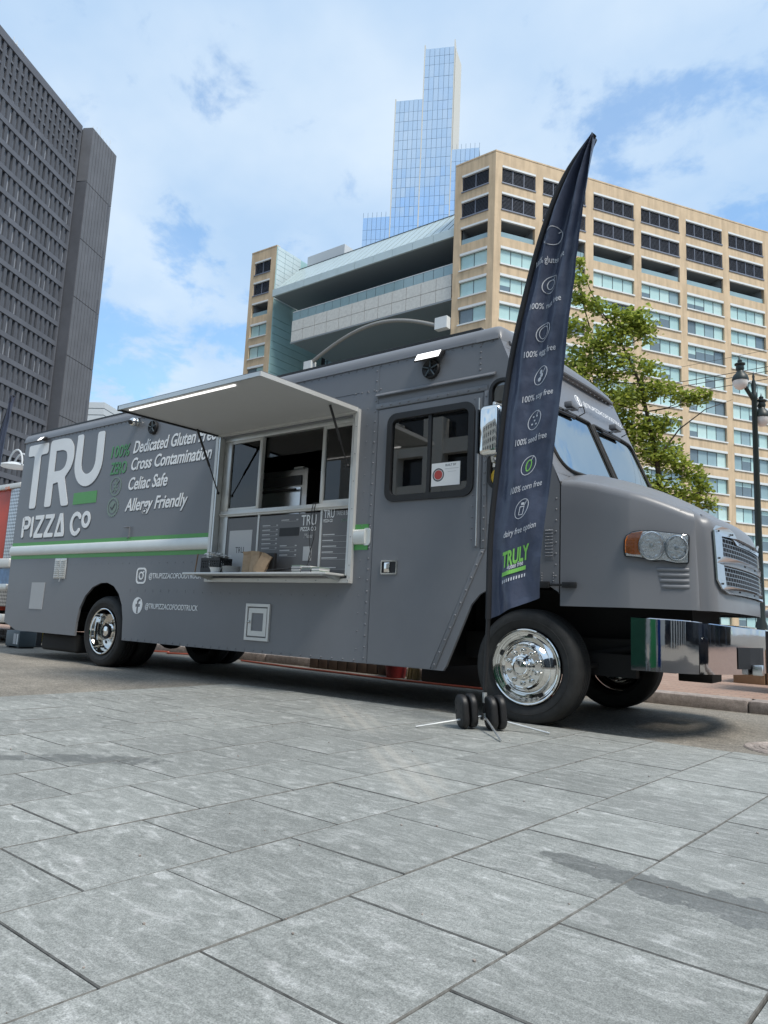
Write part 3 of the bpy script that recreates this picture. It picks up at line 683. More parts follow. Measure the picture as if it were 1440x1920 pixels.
obj('parapet', MB().box(0, -0.15, 92.5, LEN, 1.2, 94.0).mesh('parapet', 'darkconc'), dk, FD)
obj('corner_pier', MB().box(LEN - 0.36, -0.1, 0, LEN, 0.9, 92.5).mesh('corner_pier', 'darkconc'), dk, FD)
npn = 0
for k in range(17):
    for c in range(18):
        if npn >= 298: break
        x = LEN - 0.35 - PITCH * (c + 1)
        kk = random.choice(['skypane', 'skypane', 'skypane1', 'skypane2']); obj('pane', once(('dkp', kk), lambda: MB().box(0.34, 0.34, 0.42, 1.04, 0.40, 3.34).box(0.34, 0.30, 0.42, 0.52, 0.5, 3.34, 1).mesh('pane', [kk, 'darkpier'])), dk, FD @ Matrix.Translation((x, 0, zs[k + 1]))); npn += 1
up = MB()
for k in range(4):
    z = 84.1 + 2.1 * k
    for c in range(26):
        x = LEN - 0.35 - PITCH * (c + 1); up.box(x + .34, 0.30, z + 0.35, x + 0.9, 0.42, z + 2.0, 0); up.box(x + .33, 0.05, z - 0.05, x + 1.05, 0.7, z + 0.33, 1)
stuff(obj('attic_pane', up.mesh('attic_pane', ['skypane', 'darkconc']), dk, FD))
ant = [(6.5, 0), (9.5, 1), (12, 0), (22.5, 1), (23.3, 0), (25, 1), (38, 1)]
for x, ty in ant:
    b = MB().box(x - .04, 1.0, 93.9, x + .04, 1.08, 96.2)
    if ty: b.ball((x + .25, 1.0, 94.9), 0.35, 8, 5)
    else: b.box(x - .3, 1.0, 95.2, x + .3, 1.05, 95.5)
    obj('antenna', b.mesh('antenna', 'lintel'), dk, FD)
# service shaft beside it
sv_ = thing('service_tower', 'windowless grey stone shaft with vertical strips beside the dark gridded tower', 'building', (-123.3, 59.4, 0))
A = Vector((-123.26, 59.39, 0)); B = Vector((-127.31, 67.15, 0)); FS = frame((A.x, A.y), (B.x - A.x, B.y - A.y)); LS = (B - A).length
obj('core', MB().box(0.02, 0.15, 0, LS - .02, 6, 93.7).mesh('core', 'darkpier'), sv_, FS)
for i in range(9):
    x0 = LS * i / 9
    for k in range(8):
        obj('stone_strip', once('strip', lambda: MB().box(0.06, 0, 0.05, LS / 9 - .06, 0.2, 11.66).mesh('stone_strip', 'service')), sv_, FS @ Matrix.Translation((x0, 0, 11.74 * k)))
for k in range(6):
    obj('vent_slot', MB().box(LS - 1.25, -0.03, 26 + 10.5 * k, LS - .75, 0.1, 30 + 10.5 * k).mesh('vent_slot', 'darkpier'), sv_, FS)
FS2 = frame((-125.2, 58.3), (0.87, 0.49))
obj('return_wall', MB().box(0.1, 0.0, 82.5, 2.15, 1.0, 93.9).mesh('return_wall', 'service'), sv_, FS2)
obj('recess_wall', MB().box(0.1, 0.3, 0, 2.13, 1.2, 82.4).mesh('recess_wall', 'slot'), sv_, FS2)
for i in range(2): obj('recess_rib', MB().box(0.7 + .7 * i, 0.22, 0, 0.76 + .7 * i, 0.3, 82.3).mesh('recess_rib', 'service'), sv_, FS2)
for i in range(6): obj('antenna', MB().box(1.2 + 1.2 * i, 0.8, 93.6, 1.26 + 1.2 * i, 0.86, 95.2 + (i % 3) * .6).mesh('antenna', 'lintel'), sv_, FS)

lw = thing('white_building', 'small distant white banded building just above the food truck roof', 'building', (-180, 100, 0))
FL = frame((-186, 95), (1, 0.6))
for k in range(16): obj('band', MB().box(0, 0, 27 + 1.9 * k, 9.5, 10, 28.65 + 1.9 * k).mesh('band', 'bldwhite'), lw, FL)
obj('core', MB().box(0.1, 0.2, 0, 9.4, 9.8, 57.2).mesh('core', 'sill'), lw, FL)

# ------------------------------------------------------------------ across the street behind the camera (seen in the chrome and glass)
sb = thing('stone_building', 'pale limestone building across the street, mirrored in the truck windows', 'building', (0, -42, 0))
for i in range(18):
    MB().box(-38 + 4.4 * i, -42, 0, -36.2 + 4.4 * i, -41, 17).build('pier', 'stonebldg', sb)
for k in range(5): MB().box(-38, -41.9, 3.2 + 3.6 * k, 38.6, -41.2, 4.4 + 3.6 * k).build('spandrel', 'stonebldg', sb)
MB().box(-38, -54, 0, 38.6, -42.05, 17.6).build('core', 'darkpane', sb)

for tx_, tw, m_, lab in ((-4.4, 4.3, 'tentgreen', 'dark green market tent mirrored in the side of the chrome bumper'), (.05, .55, 'tentlime', 'light green market stall cover mirrored in the chrome bumper'), (.75, .35, 'tentblue', 'narrow blue market stall cover mirrored in the chrome bumper')):
    te = thing('market_tent', lab, 'tent', (tx_ + tw / 2, -11, 0), 'market tents across the plaza')
    for px_, py_ in ((0, -12), (tw, -12), (0, -10), (tw, -10)): MB().box(tx_ + px_ - .03, py_ - .03, 0, tx_ + px_ + .03, py_ + .03, 2.2).build('leg', 'alu', te)
    MB().add([(tx_ - .1, -12.1, 2.2), (tx_ + tw + .1, -12.1, 2.2), (tx_ + tw + .1, -9.9, 2.2), (tx_ - .1, -9.9, 2.2), (tx_ + tw / 2, -11, 3.0)], [(0, 1, 4), (1, 2, 4), (2, 3, 4), (3, 0, 4), (0, 3, 2, 1)]).build('canopy', m_, te)
    MB().grid([[(tx_ + tw * i / 20, -9.99 + .05 * math.sin(i * 1.9) * (1 - z / 3), z) for i in range(21)] for z in (.05, 1.1, 2.2)]).build('side_curtain', m_, te, smooth=True)
gb = thing('dark_glass_building', 'dark glazed building along the cross street, mirrored in the curved bumper', 'building', (48, 0, 0))
MB().box(46, -48, 0, 60, 30, 26).build('core', 'void', gb)
for k in range(7): MB().box(45.8, -48, 3.6 * k + .4, 45.95, 30, 3.6 * k + 3.3).build('glazing_band', 'darkpane', gb)
for i in range(20): MB().box(45.6, -47 + 3.9 * i, 0, 45.9, -46.6 + 3.9 * i, 26).build('pier', 'darkconc', gb)
# ------------------------------------------------------------------ food truck
W = 2.35; YC = W / 2
truck = thing('food_truck', 'matt grey pizza food truck with open serving hatch and big white lettering', 'food truck', (-4.0, YC, 0))
XR = -8.95
def xc(z): return 0.205 - 0.425 * (z - 2.18)
def F(y, z): return xc(z) + 0.08 * (y - YC) - 0.05 * abs((y - YC) / YC) ** 4
def zr(y):
    e = min(y, W - y)
    return 3.478 + 0.03 * (1 - ((y - YC) / YC) ** 2) - (0.13 * (1 - math.sqrt(max(0, 1 - (1 - e / 0.12) ** 2))) if e < 0.12 else 0)
def cap_x(y, th): return -0.50 + (F(y, 3.30) + 0.50) * math.sin(th)
def cap_z(y, th): return 3.30 + (zr(y) - 3.30) * math.cos(th)
# side outline (x, z)
rear_arch = [(-6.895, .372), (-6.885, .55), (-6.84, .75), (-6.73, .92), (-6.57, 1.04), (-6.38, 1.10), (-6.22, 1.105), (-6.06, 1.06), (-5.93, .96), (-5.84, .82), (-5.79, .64), (-5.765, .372)]
front_arch = [(-.91, .372), (-.885, .41), (-.65, .95), (-.57, 1.04), (-.46, 1.10), (-.3, 1.135), (-.15, 1.15), (-.02, 1.145), (.08, 1.11), (.148, 1.07)]
front_edge = [(.148, 1.95), (.12, 2.02)] + [(F(0, z), z) for z in (2.1, 2.2, 2.4, 2.6, 2.76, 2.9, 3.0, 3.1, 3.2, 3.29)] + [(cap_x(0, R(a)), cap_z(0, R(a)) - .003) for a in (88, 70, 50, 30, 10)]
outline = [(-8.945, .49), (-8.55, .372)] + rear_arch + front_arch + front_edge + [(-.55, 3.342), (-8.93, 3.342), (-8.97, 1.55)]
door_out = [(-1.755, .378), (-1.755, 2.842), (-.575, 2.842), (-.575, 1.42), (-1.05, .378)]
def grow(pl, g):
    c = Vector((sum(p[0] for p in pl) / len(pl), sum(p[1] for p in pl) / len(pl)))
    return [(p[0] + math.copysign(g, p[0] - c.x), p[1] + math.copysign(g, p[1] - c.y)) for p in pl]
door_hole = grow(door_out, 0.007); door_hole[0] = (door_hole[0][0], .3725); door_hole[-1] = (-1.045, .3725); door_hole = [(p[0], max(p[1], .380)) for p in door_hole]
quarter = rrect(-.505, 1.95, -.27, 2.93, .10)
me = curve_mesh([outline, [(-4.10, 1.19), (-2.04, 1.19), (-2.04, 2.83), (-4.10, 2.83)], door_hole, quarter], 'side_panel', 'paint', 0.03)
body = obj('side_panel', side_map(me, 0.015), truck)
MB().prism([(p[0], p[1]) for p in [(-8.945, .49), (-8.55, .372), (-.91, .372), (-.65, .95), (-.15, 1.15), (.148, 1.07), (.148, 1.95), (.24, 2.1), (-.14, 3.0), (-.3, 3.34), (-8.93, 3.34)]], 'y', W - .03, W).build('side_panel', 'paint', truck)
MB().box(XR - .02, 0.031, .45, XR + .02, W - .031, 3.40).build('rear_panel', 'paint', truck, bevel=.01)
ys = [0, .004, .012, .025, .045, .07, .10, .13, .3, .6, .9]; ys = ys + [YC] + [W - y for y in reversed(ys)]
rf = MB().grid([[(x, y, zr(y)) for y in ys] for x in (XR - .03, -6, -3, -.50)])
rf.grid([[(cap_x(y, R(a)), y, cap_z(y, R(a))) for y in ys] for a in (0, 12, 25, 38, 51, 64, 77, 90)])
rf.build('roof', 'paint', truck, smooth=True, angle=50)
MB().prism([(-.014, 3.322), (.0, 3.318), (.004, 3.352), (-.010, 3.356)], 'x', XR - .02, -.66).build('gutter', 'trimgrey', truck)
MB().box(XR - .03, .085, 3.468, -.67, .15, 3.505).build('roof_edge_trim', 'black', truck)
MB().prism([(-.016, 3.318), (.0, 3.318), (.004, 3.36), (-.006, 3.365)], 'x', -.66, -.44).build('gutter_end', 'trimgrey', truck)
# cab face round the windscreen
def dense(pl, st=0.06):
    o = []
    for p, q in zip(pl, pl[1:] + pl[:1]):
        n = max(1, int(math.hypot(q[0] - p[0], q[1] - p[1]) / st))
        o += [(lerp(p[0], q[0], i / n), lerp(p[1], q[1], i / n)) for i in range(n)]
    return o
paneL = rpoly([(.09, 2.10), (YC - .032, 2.10), (YC - .032, 2.77), (.14, 2.77)], [.22, .03, .03, .12], 6)
paneR = [(W - y, z) for y, z in paneL][::-1]
me = curve_mesh([dense([(0, 1.80), (W, 1.80), (W, 3.30), (0, 3.30)]), dense(paneL), dense(paneR)], 'cab_face', 'paint', 0)
for v in me.vertices: y, z = v.co.x, v.co.y; v.co = (F(y, z), y, z)
for p in me.polygons: p.use_smooth = True
obj('cab_face', me, truck)
def span(pl, z):
    xs = []
    for p, q in zip(pl, pl[1:] + pl[:1]):
        if (p[1] - z) * (q[1] - z) <= 0 and p[1] != q[1]: xs.append(p[0] + (q[0] - p[0]) * (z - p[1]) / (q[1] - p[1]))
    return min(xs), max(xs)
for pl in (paneL, paneR):
    rows = []
    for i in range(17):
        z = lerp(2.1005, 2.7695, i / 16); a, b = span(pl, z); rows.append([(F(lerp(a, b, j / 16), z) - .004, lerp(a, b, j / 16), z) for j in range(17)])
    ws = MB().grid(rows).build('windscreen', 'windscreen', truck, smooth=True)
    dl = dense(pl, .05); dl.append(dl[0])
    MB().tube([(F(y, z) + .004, y, z) for y, z in dl], .016, 6, caps=False).build('gasket', 'rubber', ws, smooth=True)
MB().tube([(F(y, 3.30) + .006, y, 3.30) for y in [W * i / 24 for i in range(1, 24)]], .019, 8).build('visor_lip', 'trimgrey', truck, smooth=True)
for y, z in ((.80, 2.86), (1.80, 2.88)):
    x = F(y, z)
    wm = MB().box(x - .01, y - .09, z - .03, x + .07, y + .09, z + .025).build('wiper_motor', 'trimgrey', truck, bevel=.012)
    MB().tube([(x + .05, y + .08, z), (x + .09, y + .14, z + .02), (x + .09, y + .18, z - .03), (x + .04, y + .16, z - .06)], .006, 6).build('hose', 'black', wm)
    MB().tube([(x + .05, y, z - .03), (F(y - .25, z - .1) + .03, y - .25, z - .11)], .012, 6).tube([(F(y - .45, 2.72) + .02, y - .45, 2.72), (F(y - .02, 2.735) + .02, y - .02, 2.735)], .013, 6).tube([(F(y - .45, 2.75) + .02, y - .45, 2.75), (F(y - .02, 2.755) + .02, y - .02, 2.755)], .01, 6).build('wiper', 'black', wm)
def face_map(me, yc0, z0, off=.004):
    for v in me.vertices: y, z = yc0 + v.co.x, z0 + v.co.y; v.co = (F(y, z) + off, y, z)
    return me
obj('lettering', face_map(text_mesh('@TRUPIZZACOFOODTRUCK', 'visor_text', 'white', .075, .1, 0), 1.22, 2.985), truck)
obj('emblem', face_map(curve_mesh([circle(0, 0, .06), circle(0, 0, .05)], 'emblem', 'white', 0), 1.12, 3.01), truck)
obj('emblem', face_map(curve_mesh([[(-.012, -.05), (.012, -.05), (.012, -.004), (.026, -.004), (.028, .016), (.012, .016), (.012, .028), (.03, .032), (.03, .046), (.004, .046), (-.012, .03), (-.012, .016), (-.024, .016), (-.024, -.004), (-.012, -.004)]], 'emblem_f', 'white', 0), 1.12, 3.01), truck)
# underbody
un = MB().box(-8.6, .5, .48, .9, .62, .72).box(-8.6, 1.58, .48, .9, 1.7, .72).box(-8.9, .70, .64, -.3, W - .70, .68).box(-8.88, .04, .64, -7.05, .69, .68).box(-5.66, .04, .64, -1.05, .69, .68).box(-8.88, W - .69, .64, -7.05, W - .04, .68).box(-5.66, W - .69, .64, -1.05, W - .04, .68).box(-5.6, .75, .34, -4.6, 1.45, .62).box(-4.2, 1.2, .42, -2.2, 1.75, .62).box(-8.85, .06, .37, -8.4, 1.6, .62)
un.box(-.95, .62, .60, 1.0, 1.58, 1.12).box(-1.0, .06, 1.16, .66, W - .06, 1.19).box(-1.02, .06, .40, -.98, W - .06, 1.19).box(.3, .3, .98, 1.08, W - .3, 1.02)
un.box(-7.0, .62, .45, -5.7, .66, 1.15).box(-7.0, .05, 1.12, -5.7, W - .05, 1.15).box(-7.02, .05, .5, -6.98, W - .05, 1.15).box(-5.72, .05, .42, -5.68, W - .05, 1.15)
un.tube([(-.15, .1, .44), (-.15, W - .1, .44)], .06, 8).tube([(-6.31, .1, .46), (-6.31, W - .1, .46)], .10, 8).ball((-6.31, YC, .46), .24, 10, 8).tube([(-6.2, YC, .5), (-.9, YC, .62)], .05, 8)
un.box(-.6, .40, .36, -.05, .46, .52).box(.25, .42, .42, .62, .5, .60).tube([(.05, .45, .55), (.65, .5, .66)], .03, 6).tube([(.3, .2, .5), (.3, 1.9, .5)], .02, 6)
un.build('chassis', 'under', truck)
MB().box(-7.95, .10, .125, -6.97, .72, .385).build('underfloor_tank', 'under', truck, bevel=.045, seg=3)
MB().box(.72, 1.25, .38, 1.0, 1.6, .50).build('tow_bracket', 'under', truck, bevel=.01)
# inside
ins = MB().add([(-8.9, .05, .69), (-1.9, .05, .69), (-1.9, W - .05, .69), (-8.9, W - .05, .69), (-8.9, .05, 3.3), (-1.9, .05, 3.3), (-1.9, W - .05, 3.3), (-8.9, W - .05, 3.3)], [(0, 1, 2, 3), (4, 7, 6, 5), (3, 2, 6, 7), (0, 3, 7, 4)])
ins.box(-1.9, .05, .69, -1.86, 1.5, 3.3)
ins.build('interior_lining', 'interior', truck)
MB().box(-.9, .5, 1.2, -.7, 1.0, 2.1).box(-1.0, .45, 1.1, -.5, 1.05, 1.35).box(-.3, .3, 1.8, .1, 1.9, 1.95).build('cab_seat', 'interior', truck, bevel=.04)

# ---- wheels
def tyre_prof():
    p = [(.30, .06), (.315, .02), (.36, -.004), (.41, -.006), (.44, .006), (.456, .03), (.466, .05)]
    y = .06
    for i in range(4):
        p += [(.470, y), (.470, y + .028), (.458, y + .031), (.458, y + .036), (.470, y + .039)]; y += .04
    p += [(.466, y + .01), (.45, y + .035), (.42, y + .045), (.34, y + .04), (.30, y)]
    return p
tyre_me = MB().lathe(tyre_prof(), (0, 0, 0), 'y', 56).lathe([(.375, -.009), (.378, -.011), (.382, -.009)], (0, 0, 0), 'y', 56).mesh('tyre', 'rubber', smooth=True, angle=40)
rimF = MB().lathe([(.300, .05), (.306, .012), (.304, .0), (.298, -.004), (.290, .0), (.286, .012), (.276, .022), (.268, .024), (.262, .032), (.250, .035), (.236, .028), (.220, .006), (.200, -.022), (.186, -.034), (.180, -.030), (.176, -.036), (.171, -.032), (.167, -.038), (.160, -.034), (.105, -.034), (.098, -.040), (.094, -.058), (.082, -.064), (.076, -.082), (.062, -.090), (.054, -.088), (.050, -.093), (0.001, -.095)], (0, 0, 0), 'y', 64).mesh('wheel', 'chrome', smooth=True, angle=28)
lug_me = MB().lathe([(.019, 0), (.019, -.012), (.015, -.014), (.015, -.030), (.011, -.038), (0.001, -.040)], (0, 0, 0), 'y', 12).mesh('lug_nut', 'chrome', smooth=True)
hole_me = MB().lathe([(.024, -.002), (.026, -.004), (.022, -.003), (.001, -.003)], (0, 0, 0), 'y', 16).mesh('hand_hole', 'black')
for v in hole_me.vertices: v.co.z *= 0.62
rimR = MB().lathe([(.300, .05), (.306, .012), (.304, .0), (.296, -.004), (.286, .004), (.280, .03), (.268, .05), (.262, .12), (.250, .150), (.20, .160), (.13, .165), (.118, .155), (.112, .10), (.095, .085), (.080, .080), (.072, .055), (.060, .048), (0.001, .045)], (0, 0, 0), 'y', 64).mesh('wheel', 'chrome', smooth=True, angle=28)
def wheel(me, x, y, z, lugs, flip=False, rim=True):
    T = Matrix.Translation((x, y, z)) @ (Matrix.Rotation(math.pi, 4, 'Z') if flip else Matrix.Identity(4))
    o = obj('wheel', me, truck, T); obj('tyre', tyre_me, o, T)
    if lugs:
        for i in range(10):
            a = R(36 * i + 18); obj('lug_nut', lug_me, o, T @ Matrix.Translation((.130 * math.cos(a), -.034 if lugs == 1 else .16, .130 * math.sin(a))))
        rr, yy = (.247, .033) if lugs == 1 else (.20, .158)
        for i in range(5):
            a = R(72 * i + 12); obj('hand_hole', hole_me, o, T @ Matrix.Translation((rr * math.cos(a), yy, rr * math.sin(a))) @ Matrix.Rotation(-a + math.pi / 2, 4, 'Y'))
    return o
wheel(rimF, -.15, .03, .465, 1)
wheel(rimF, -.15, W - .03, .465, 0, True)
wheel(rimR, -6.31, .05, .462, 2)
wheel(rimR, -6.31, .37, .462, 0)
wheel(rimR, -6.31, W - .05, .462, 0, True)
wheel(rimR, -6.31, W - .37, .462, 0, True)

# ---- hood
def zc(x): return interp([(.1, 2.205), (.3, 2.155), (.5, 2.09), (.75, 1.985), (.95, 1.875), (1.1, 1.785), (1.2, 1.71), (1.3, 1.62), (1.4, 1.5)], x)
def ztop(x, y): return zc(x) - interp([(.1, .225), (.7, .165), (1.1, .13), (1.4, .10)], x) * abs((y - YC) / YC) ** 2.2
half = [(.16, 0), (.3, 0), (.45, 0), (.6, 0), (.695, 0), (.72, .007), (.82, .043), (.92, .079), (1.02, .114), (1.10, .143), (1.14, .162), (1.158, .18), (1.152, .20), (1.128, .22), (1.120, .237), (1.140, .255), (1.195, .268), (1.235, .29), (1.255, .35), (1.27, .42), (1.285, .52), (1.305, .70), (1.318, .90), (1.322, YC)]
plan = half + [(x, W - y) for x, y in reversed(half[:-1])]
rows = []
for i, p in enumerate(plan):
    p = Vector(p); a = Vector(plan[max(i - 1, 0)]); b = Vector(plan[min(i + 1, len(plan) - 1)])
    t = (b - a).normalized(); d = Vector((-t.y, t.x))
    r = interp([(.1, .07), (.7, .08), (1.1, .10), (1.3, .13)], p.x)
    q = p + d * r; zs = ztop(q.x, q.y); col_ = []
    groove = 1.0
    for z in [.962, .975, 1.02, 1.1, 1.2, 1.3, 1.4, 1.5]:
        zz = .962 + (min(z, 1.5) - .962) / (1.5 - .962) * (zs - r - .962)
        lean = .05 * max(0, (zz - 1.0)) ** 1.5 if p.x > 1.15 else 0
        col_.append((p.x - lean, p.y, zz))
    L0 = col_[-1][0] - p.x
    for k in range(1, 6):
        ph = R(18 * k); s = p + d * (r * (1 - math.cos(ph))); col_.append((s.x + L0, s.y, zs - r + r * math.sin(ph)))
    Q = Vector((min(p.x, .95), YC))
    for fr in (.12, .3, .5, .75, 1.0):
        s = q.lerp(Q, fr); col_.append((s.x + L0 * (1 - fr), s.y, ztop(s.x, s.y)))
    rows.append(col_)
hood = MB().grid(rows).build('hood', 'hood', truck, smooth=True, angle=60)
MB().box(.142, .004, 1.06, .160, .03, 1.97).build('hood_seam', 'black', truck)
ln = [(.10, .018, 1.03), (.25, .018, .985), (.30, .018, .96), (.7, .018, .955), (1.1, .17, .955)]
# hood latch
lt = MB().box(-.045, -.03, 1.10, .075, -.004, 1.155).box(.07, -.022, 1.118, .2, -.008, 1.138).box(.185, -.036, 1.105, .30, -.002, 1.15).build('hood_latch', 'black', truck, bevel=.006)
# cowl louvre plate
lp = MB().box(.02, -.004, 1.33, .105, -.001, 1.60).build('cowl_vent', 'trimgrey', truck)
for i in range(9): MB().prism([(-.012, 1.36 + .026 * i), (-.002, 1.352 + .026 * i), (-.002, 1.372 + .026 * i)], 'x', .03, .095).build('vent_rib', 'rivet', lp)
# headlight on the hood facet (s along the facet, z up)
D2 = Vector((.942, .336)); NX, NY = .336, -.942
def facet(s, z, off): return (.70 + D2.x * s + NX * off, D2.y * s + NY * off, z)
def facet_mesh(splines, mats, thick, off):
    me = curve_mesh(splines, 'facet', mats, thick)
    for v in me.vertices: v.co = facet(v.co.x, v.co.y, off + v.co.z)
    return me
hl = [(-.034, 1.40), (-.031, 1.468), (-.019, 1.508), (.022, 1.535), (.092, 1.548), (.184, 1.546), (.253, 1.537), (.343, 1.527), (.431, 1.515), (.424, 1.300), (.34, 1.298), (.295, 1.306), (.25, 1.318), (.182, 1.310), (.125, 1.330), (.05, 1.340), (-.026, 1.345)]
head = obj('headlight', facet_mesh([rpoly(hl, .015, 2)], 'black', .02, .004), truck)
inner = lambda k: [(.2 + (x - .2) * k, 1.425 + (z - 1.425) * (k - .02)) for x, z in hl]
obj('reflector_panel', facet_mesh([inner(.955)], 'lampchrome', .003, .0165), head)
obj('amber_marker', facet_mesh([[(-.022, 1.375), (-.022, 1.465), (-.008, 1.50), (.025, 1.524), (.105, 1.537), (.088, 1.50), (.078, 1.45), (.082, 1.40), (.105, 1.36), (.02, 1.362)]], 'amber', .008, .022), head)
def bowl(sc, zc_, rs, rz):
    b = MB(); rows = []
    for rr, dep in ((1.06, .014), (1.0, .016), (.96, .008), (.8, -.006), (.5, -.016), (.2, -.018), (.001, -.012)):
        rows.append([facet(sc + rs * rr * math.cos(2 * math.pi * j / 32), zc_ + rz * rr * math.sin(2 * math.pi * j / 32), .022 + dep + (.0035 * ((j // 2) % 2) if .3 < rr < .95 else 0)) for j in range(32)])
    o = b.grid(rows, closed=True).build('lamp_bowl', 'lampchrome', head, smooth=True, angle=12)
    MB().ball(facet(sc, zc_, .018), (.016, .016, .018), 10, 6).build('bulb_cap', 'steel', o, smooth=True)
    MB().tube([facet(sc + rs * 1.05 * math.cos(2 * math.pi * j / 32), zc_ + rz * 1.05 * math.sin(2 * math.pi * j / 32), .034) for j in range(33)], .0032, 6, caps=False).build('bezel', 'sill', o)
    return o
bowl(.165, 1.428, .088, .102); bowl(.338, 1.414, .074, .090)
rows = []
zz = [1.300, 1.305, 1.32, 1.345, 1.40, 1.46, 1.50, 1.52, 1.535, 1.545]
for z in zz:
    a, b = span(hl, z); rows.append([facet(lerp(a, b, j / 14), z, .02 + .03 * math.sin(math.pi * j / 14) ** .5 * (1 - abs((z - 1.42) / .14) ** 3 if abs(z - 1.42) < .14 else 0)) for j in range(15)])
MB().grid(rows).build('lens_cover', 'lens', head, smooth=True)
for i in range(4):
    z = 1.255 - .042 * i; s0 = .19 + .01 * i; s1 = .425
    rws = []
    for j in range(7):
        a = math.pi * j / 6; rws.append([facet(s0 + .01, z - .013 * math.cos(a), .001), facet(s0 + .03, z - .014 * math.cos(a), .013 * math.sin(a)), facet(s1 - .03, z - .014 * math.cos(a), .013 * math.sin(a)), facet(s1, z - .013 * math.cos(a), .001)])
    MB().grid(rws).build('louvre_rib', 'hood', hood, smooth=True)
# grille
def nose(y):
    e = y if y <= YC else W - y
    return interp([(.25, 1.14), (.268, 1.195), (.29, 1.235), (.35, 1.255), (.42, 1.27), (.52, 1.285), (.70, 1.305), (.90, 1.318), (1.175, 1.322)], e)
def nx(y, z, off): return (nose(y) - .05 * max(0, (z - 1.0)) ** 1.5 + off, y, z)
gpl = [(.30, 1.20), (.36, 1.13), (.47, 1.10), (W - .47, 1.10), (W - .36, 1.13), (W - .30, 1.20), (W - .30, 1.57), (W - .34, 1.605), (W - .58, 1.605), (W - .67, 1.585), (W - .74, 1.545), (.74, 1.545), (.67, 1.585), (.58, 1.605), (.34, 1.605), (.30, 1.57)]
up_ = [(.40, 1.375), (W - .40, 1.375), (W - .40, 1.53), (W - .64, 1.53), (W - .74, 1.49), (.74, 1.49), (.64, 1.53), (.40, 1.53)]; lo_ = [(.42, 1.155), (W - .42, 1.155), (W - .40, 1.31), (.40, 1.31)]
me = curve_mesh([dense(gpl), dense(up_), dense(lo_)], 'grille_plate', 'steel', .012)
for v in me.vertices: y, z, o_ = v.co.x, v.co.y, v.co.z; v.co = nx(y, z, .022 + o_)
gp = obj('grille_plate', me, truck)
for lo, hi in ((1.15, 1.315), (1.37, 1.535)):
    MB().grid([[nx(y, z, .004) for y in [lerp(.39, W - .39, i / 20) for i in range(21)]] for z in (lo, hi)]).build('grille_void', 'void', gp)
    msh = MB(); z = lo + .012; k = 0
    while z < hi:
        for i in range(20): msh.add([nx(lerp(.39, W - .39, (i + q) / 20), z + h, .018) for q, h in ((0, -.003), (1, -.003), (1, .003), (0, .003))], [(0, 1, 2, 3)])
        for i in range(27):
            y = .40 + .06 * i + (.03 if k % 2 else 0)
            if y < W - .4: msh.add([nx(y + q, z + h, .0175) for q, h in ((-.0035, 0), (.0035, 0), (.0035, .034), (-.0035, .034))], [(0, 1, 2, 3)])
        z += .034; k += 1
    stuff(msh.build('grille_mesh', 'grillesteel', gp))
for y, z in ((.35, 1.565), (.335, 1.36), (.36, 1.17), (.62, 1.565), (.9, 1.52), (1.3, 1.52), (.9, 1.34), (1.3, 1.34), (.7, 1.125), (1.2, 1.125), (1.6, 1.125), (1.86, 1.36)):
    MB().ball(nx(y, z, .030), .008, 8, 5).build('screw', 'black', gp)
# bumper
bpath = [(.70, .05), (.85, .062), (.98, .08), (1.06, .10), (1.12, .14), (1.18, .22), (1.25, .36), (1.32, .52), (1.385, .70), (1.425, .88), (1.44, YC)]
bpath = bpath + [(x, W - y) for x, y in reversed(bpath[:-1])]
def btop(x): return interp([(.7, .898), (1.1, .885), (1.44, .845)], x)
rows = [[(x - .05, y + (.05 if y < YC else -.05), .505) for x, y in bpath], [(x, y, .505) for x, y in bpath], [(x, y, .512) for x, y in bpath], [(x, y, lerp(.51, btop(x), .5)) for x, y in bpath], [(x, y, btop(x) - .006) for x, y in bpath], [(x - .004, y + (.004 if y < YC else -.004), btop(x)) for x, y in bpath], [(x - .10, y + (.08 if y < YC else -.08), btop(x)) for x, y in bpath]]
bumper = MB().grid(rows).build('bumper', 'chrome_b', truck, smooth=True, angle=20)
tow = [(x, y) for x, y in bpath if .5 < y < 1.0]
MB().grid([[(x + .006, y - .003, z) for x, y in [(1.33, .55), (1.385, .70), (1.425, .88), (1.433, .97)]] for z in (.545, .705)]).build('tow_opening', 'void', bumper)
MB().box(1.40, .70, .50, 1.47, .80, .58).build('tow_hook', 'steel', bumper, bevel=.01)
# ---- dark van added out of frame to darken the bumper reflection
van = thing('reflection_van', 'unseen dark van added ahead of the food truck to darken its bumper reflection', 'van', (9.5, .9, 0))
vpr = [(6.6, .35), (12.0, .35), (12.05, 1.9), (11.8, 2.15), (7.9, 2.15), (7.2, 1.35), (6.65, 1.15), (6.5, .7)]
MB().prism(vpr, 'y', -.1, 1.9).build('van_body', 'vanpaint', van, bevel=.06)
MB().prism([(7.35, 1.4), (8.9, 1.4), (8.9, 2.0), (7.95, 2.0)], 'y', -.112, -.101).build('side_window', 'darkpane', van)
for x in (7.5, 11.0):
    T = Matrix.Translation((x, -.12, .36)) @ Matrix.Scale(.76, 4); o = obj('wheel', rimR, van, T); obj('tyre', tyre_me, o, T)
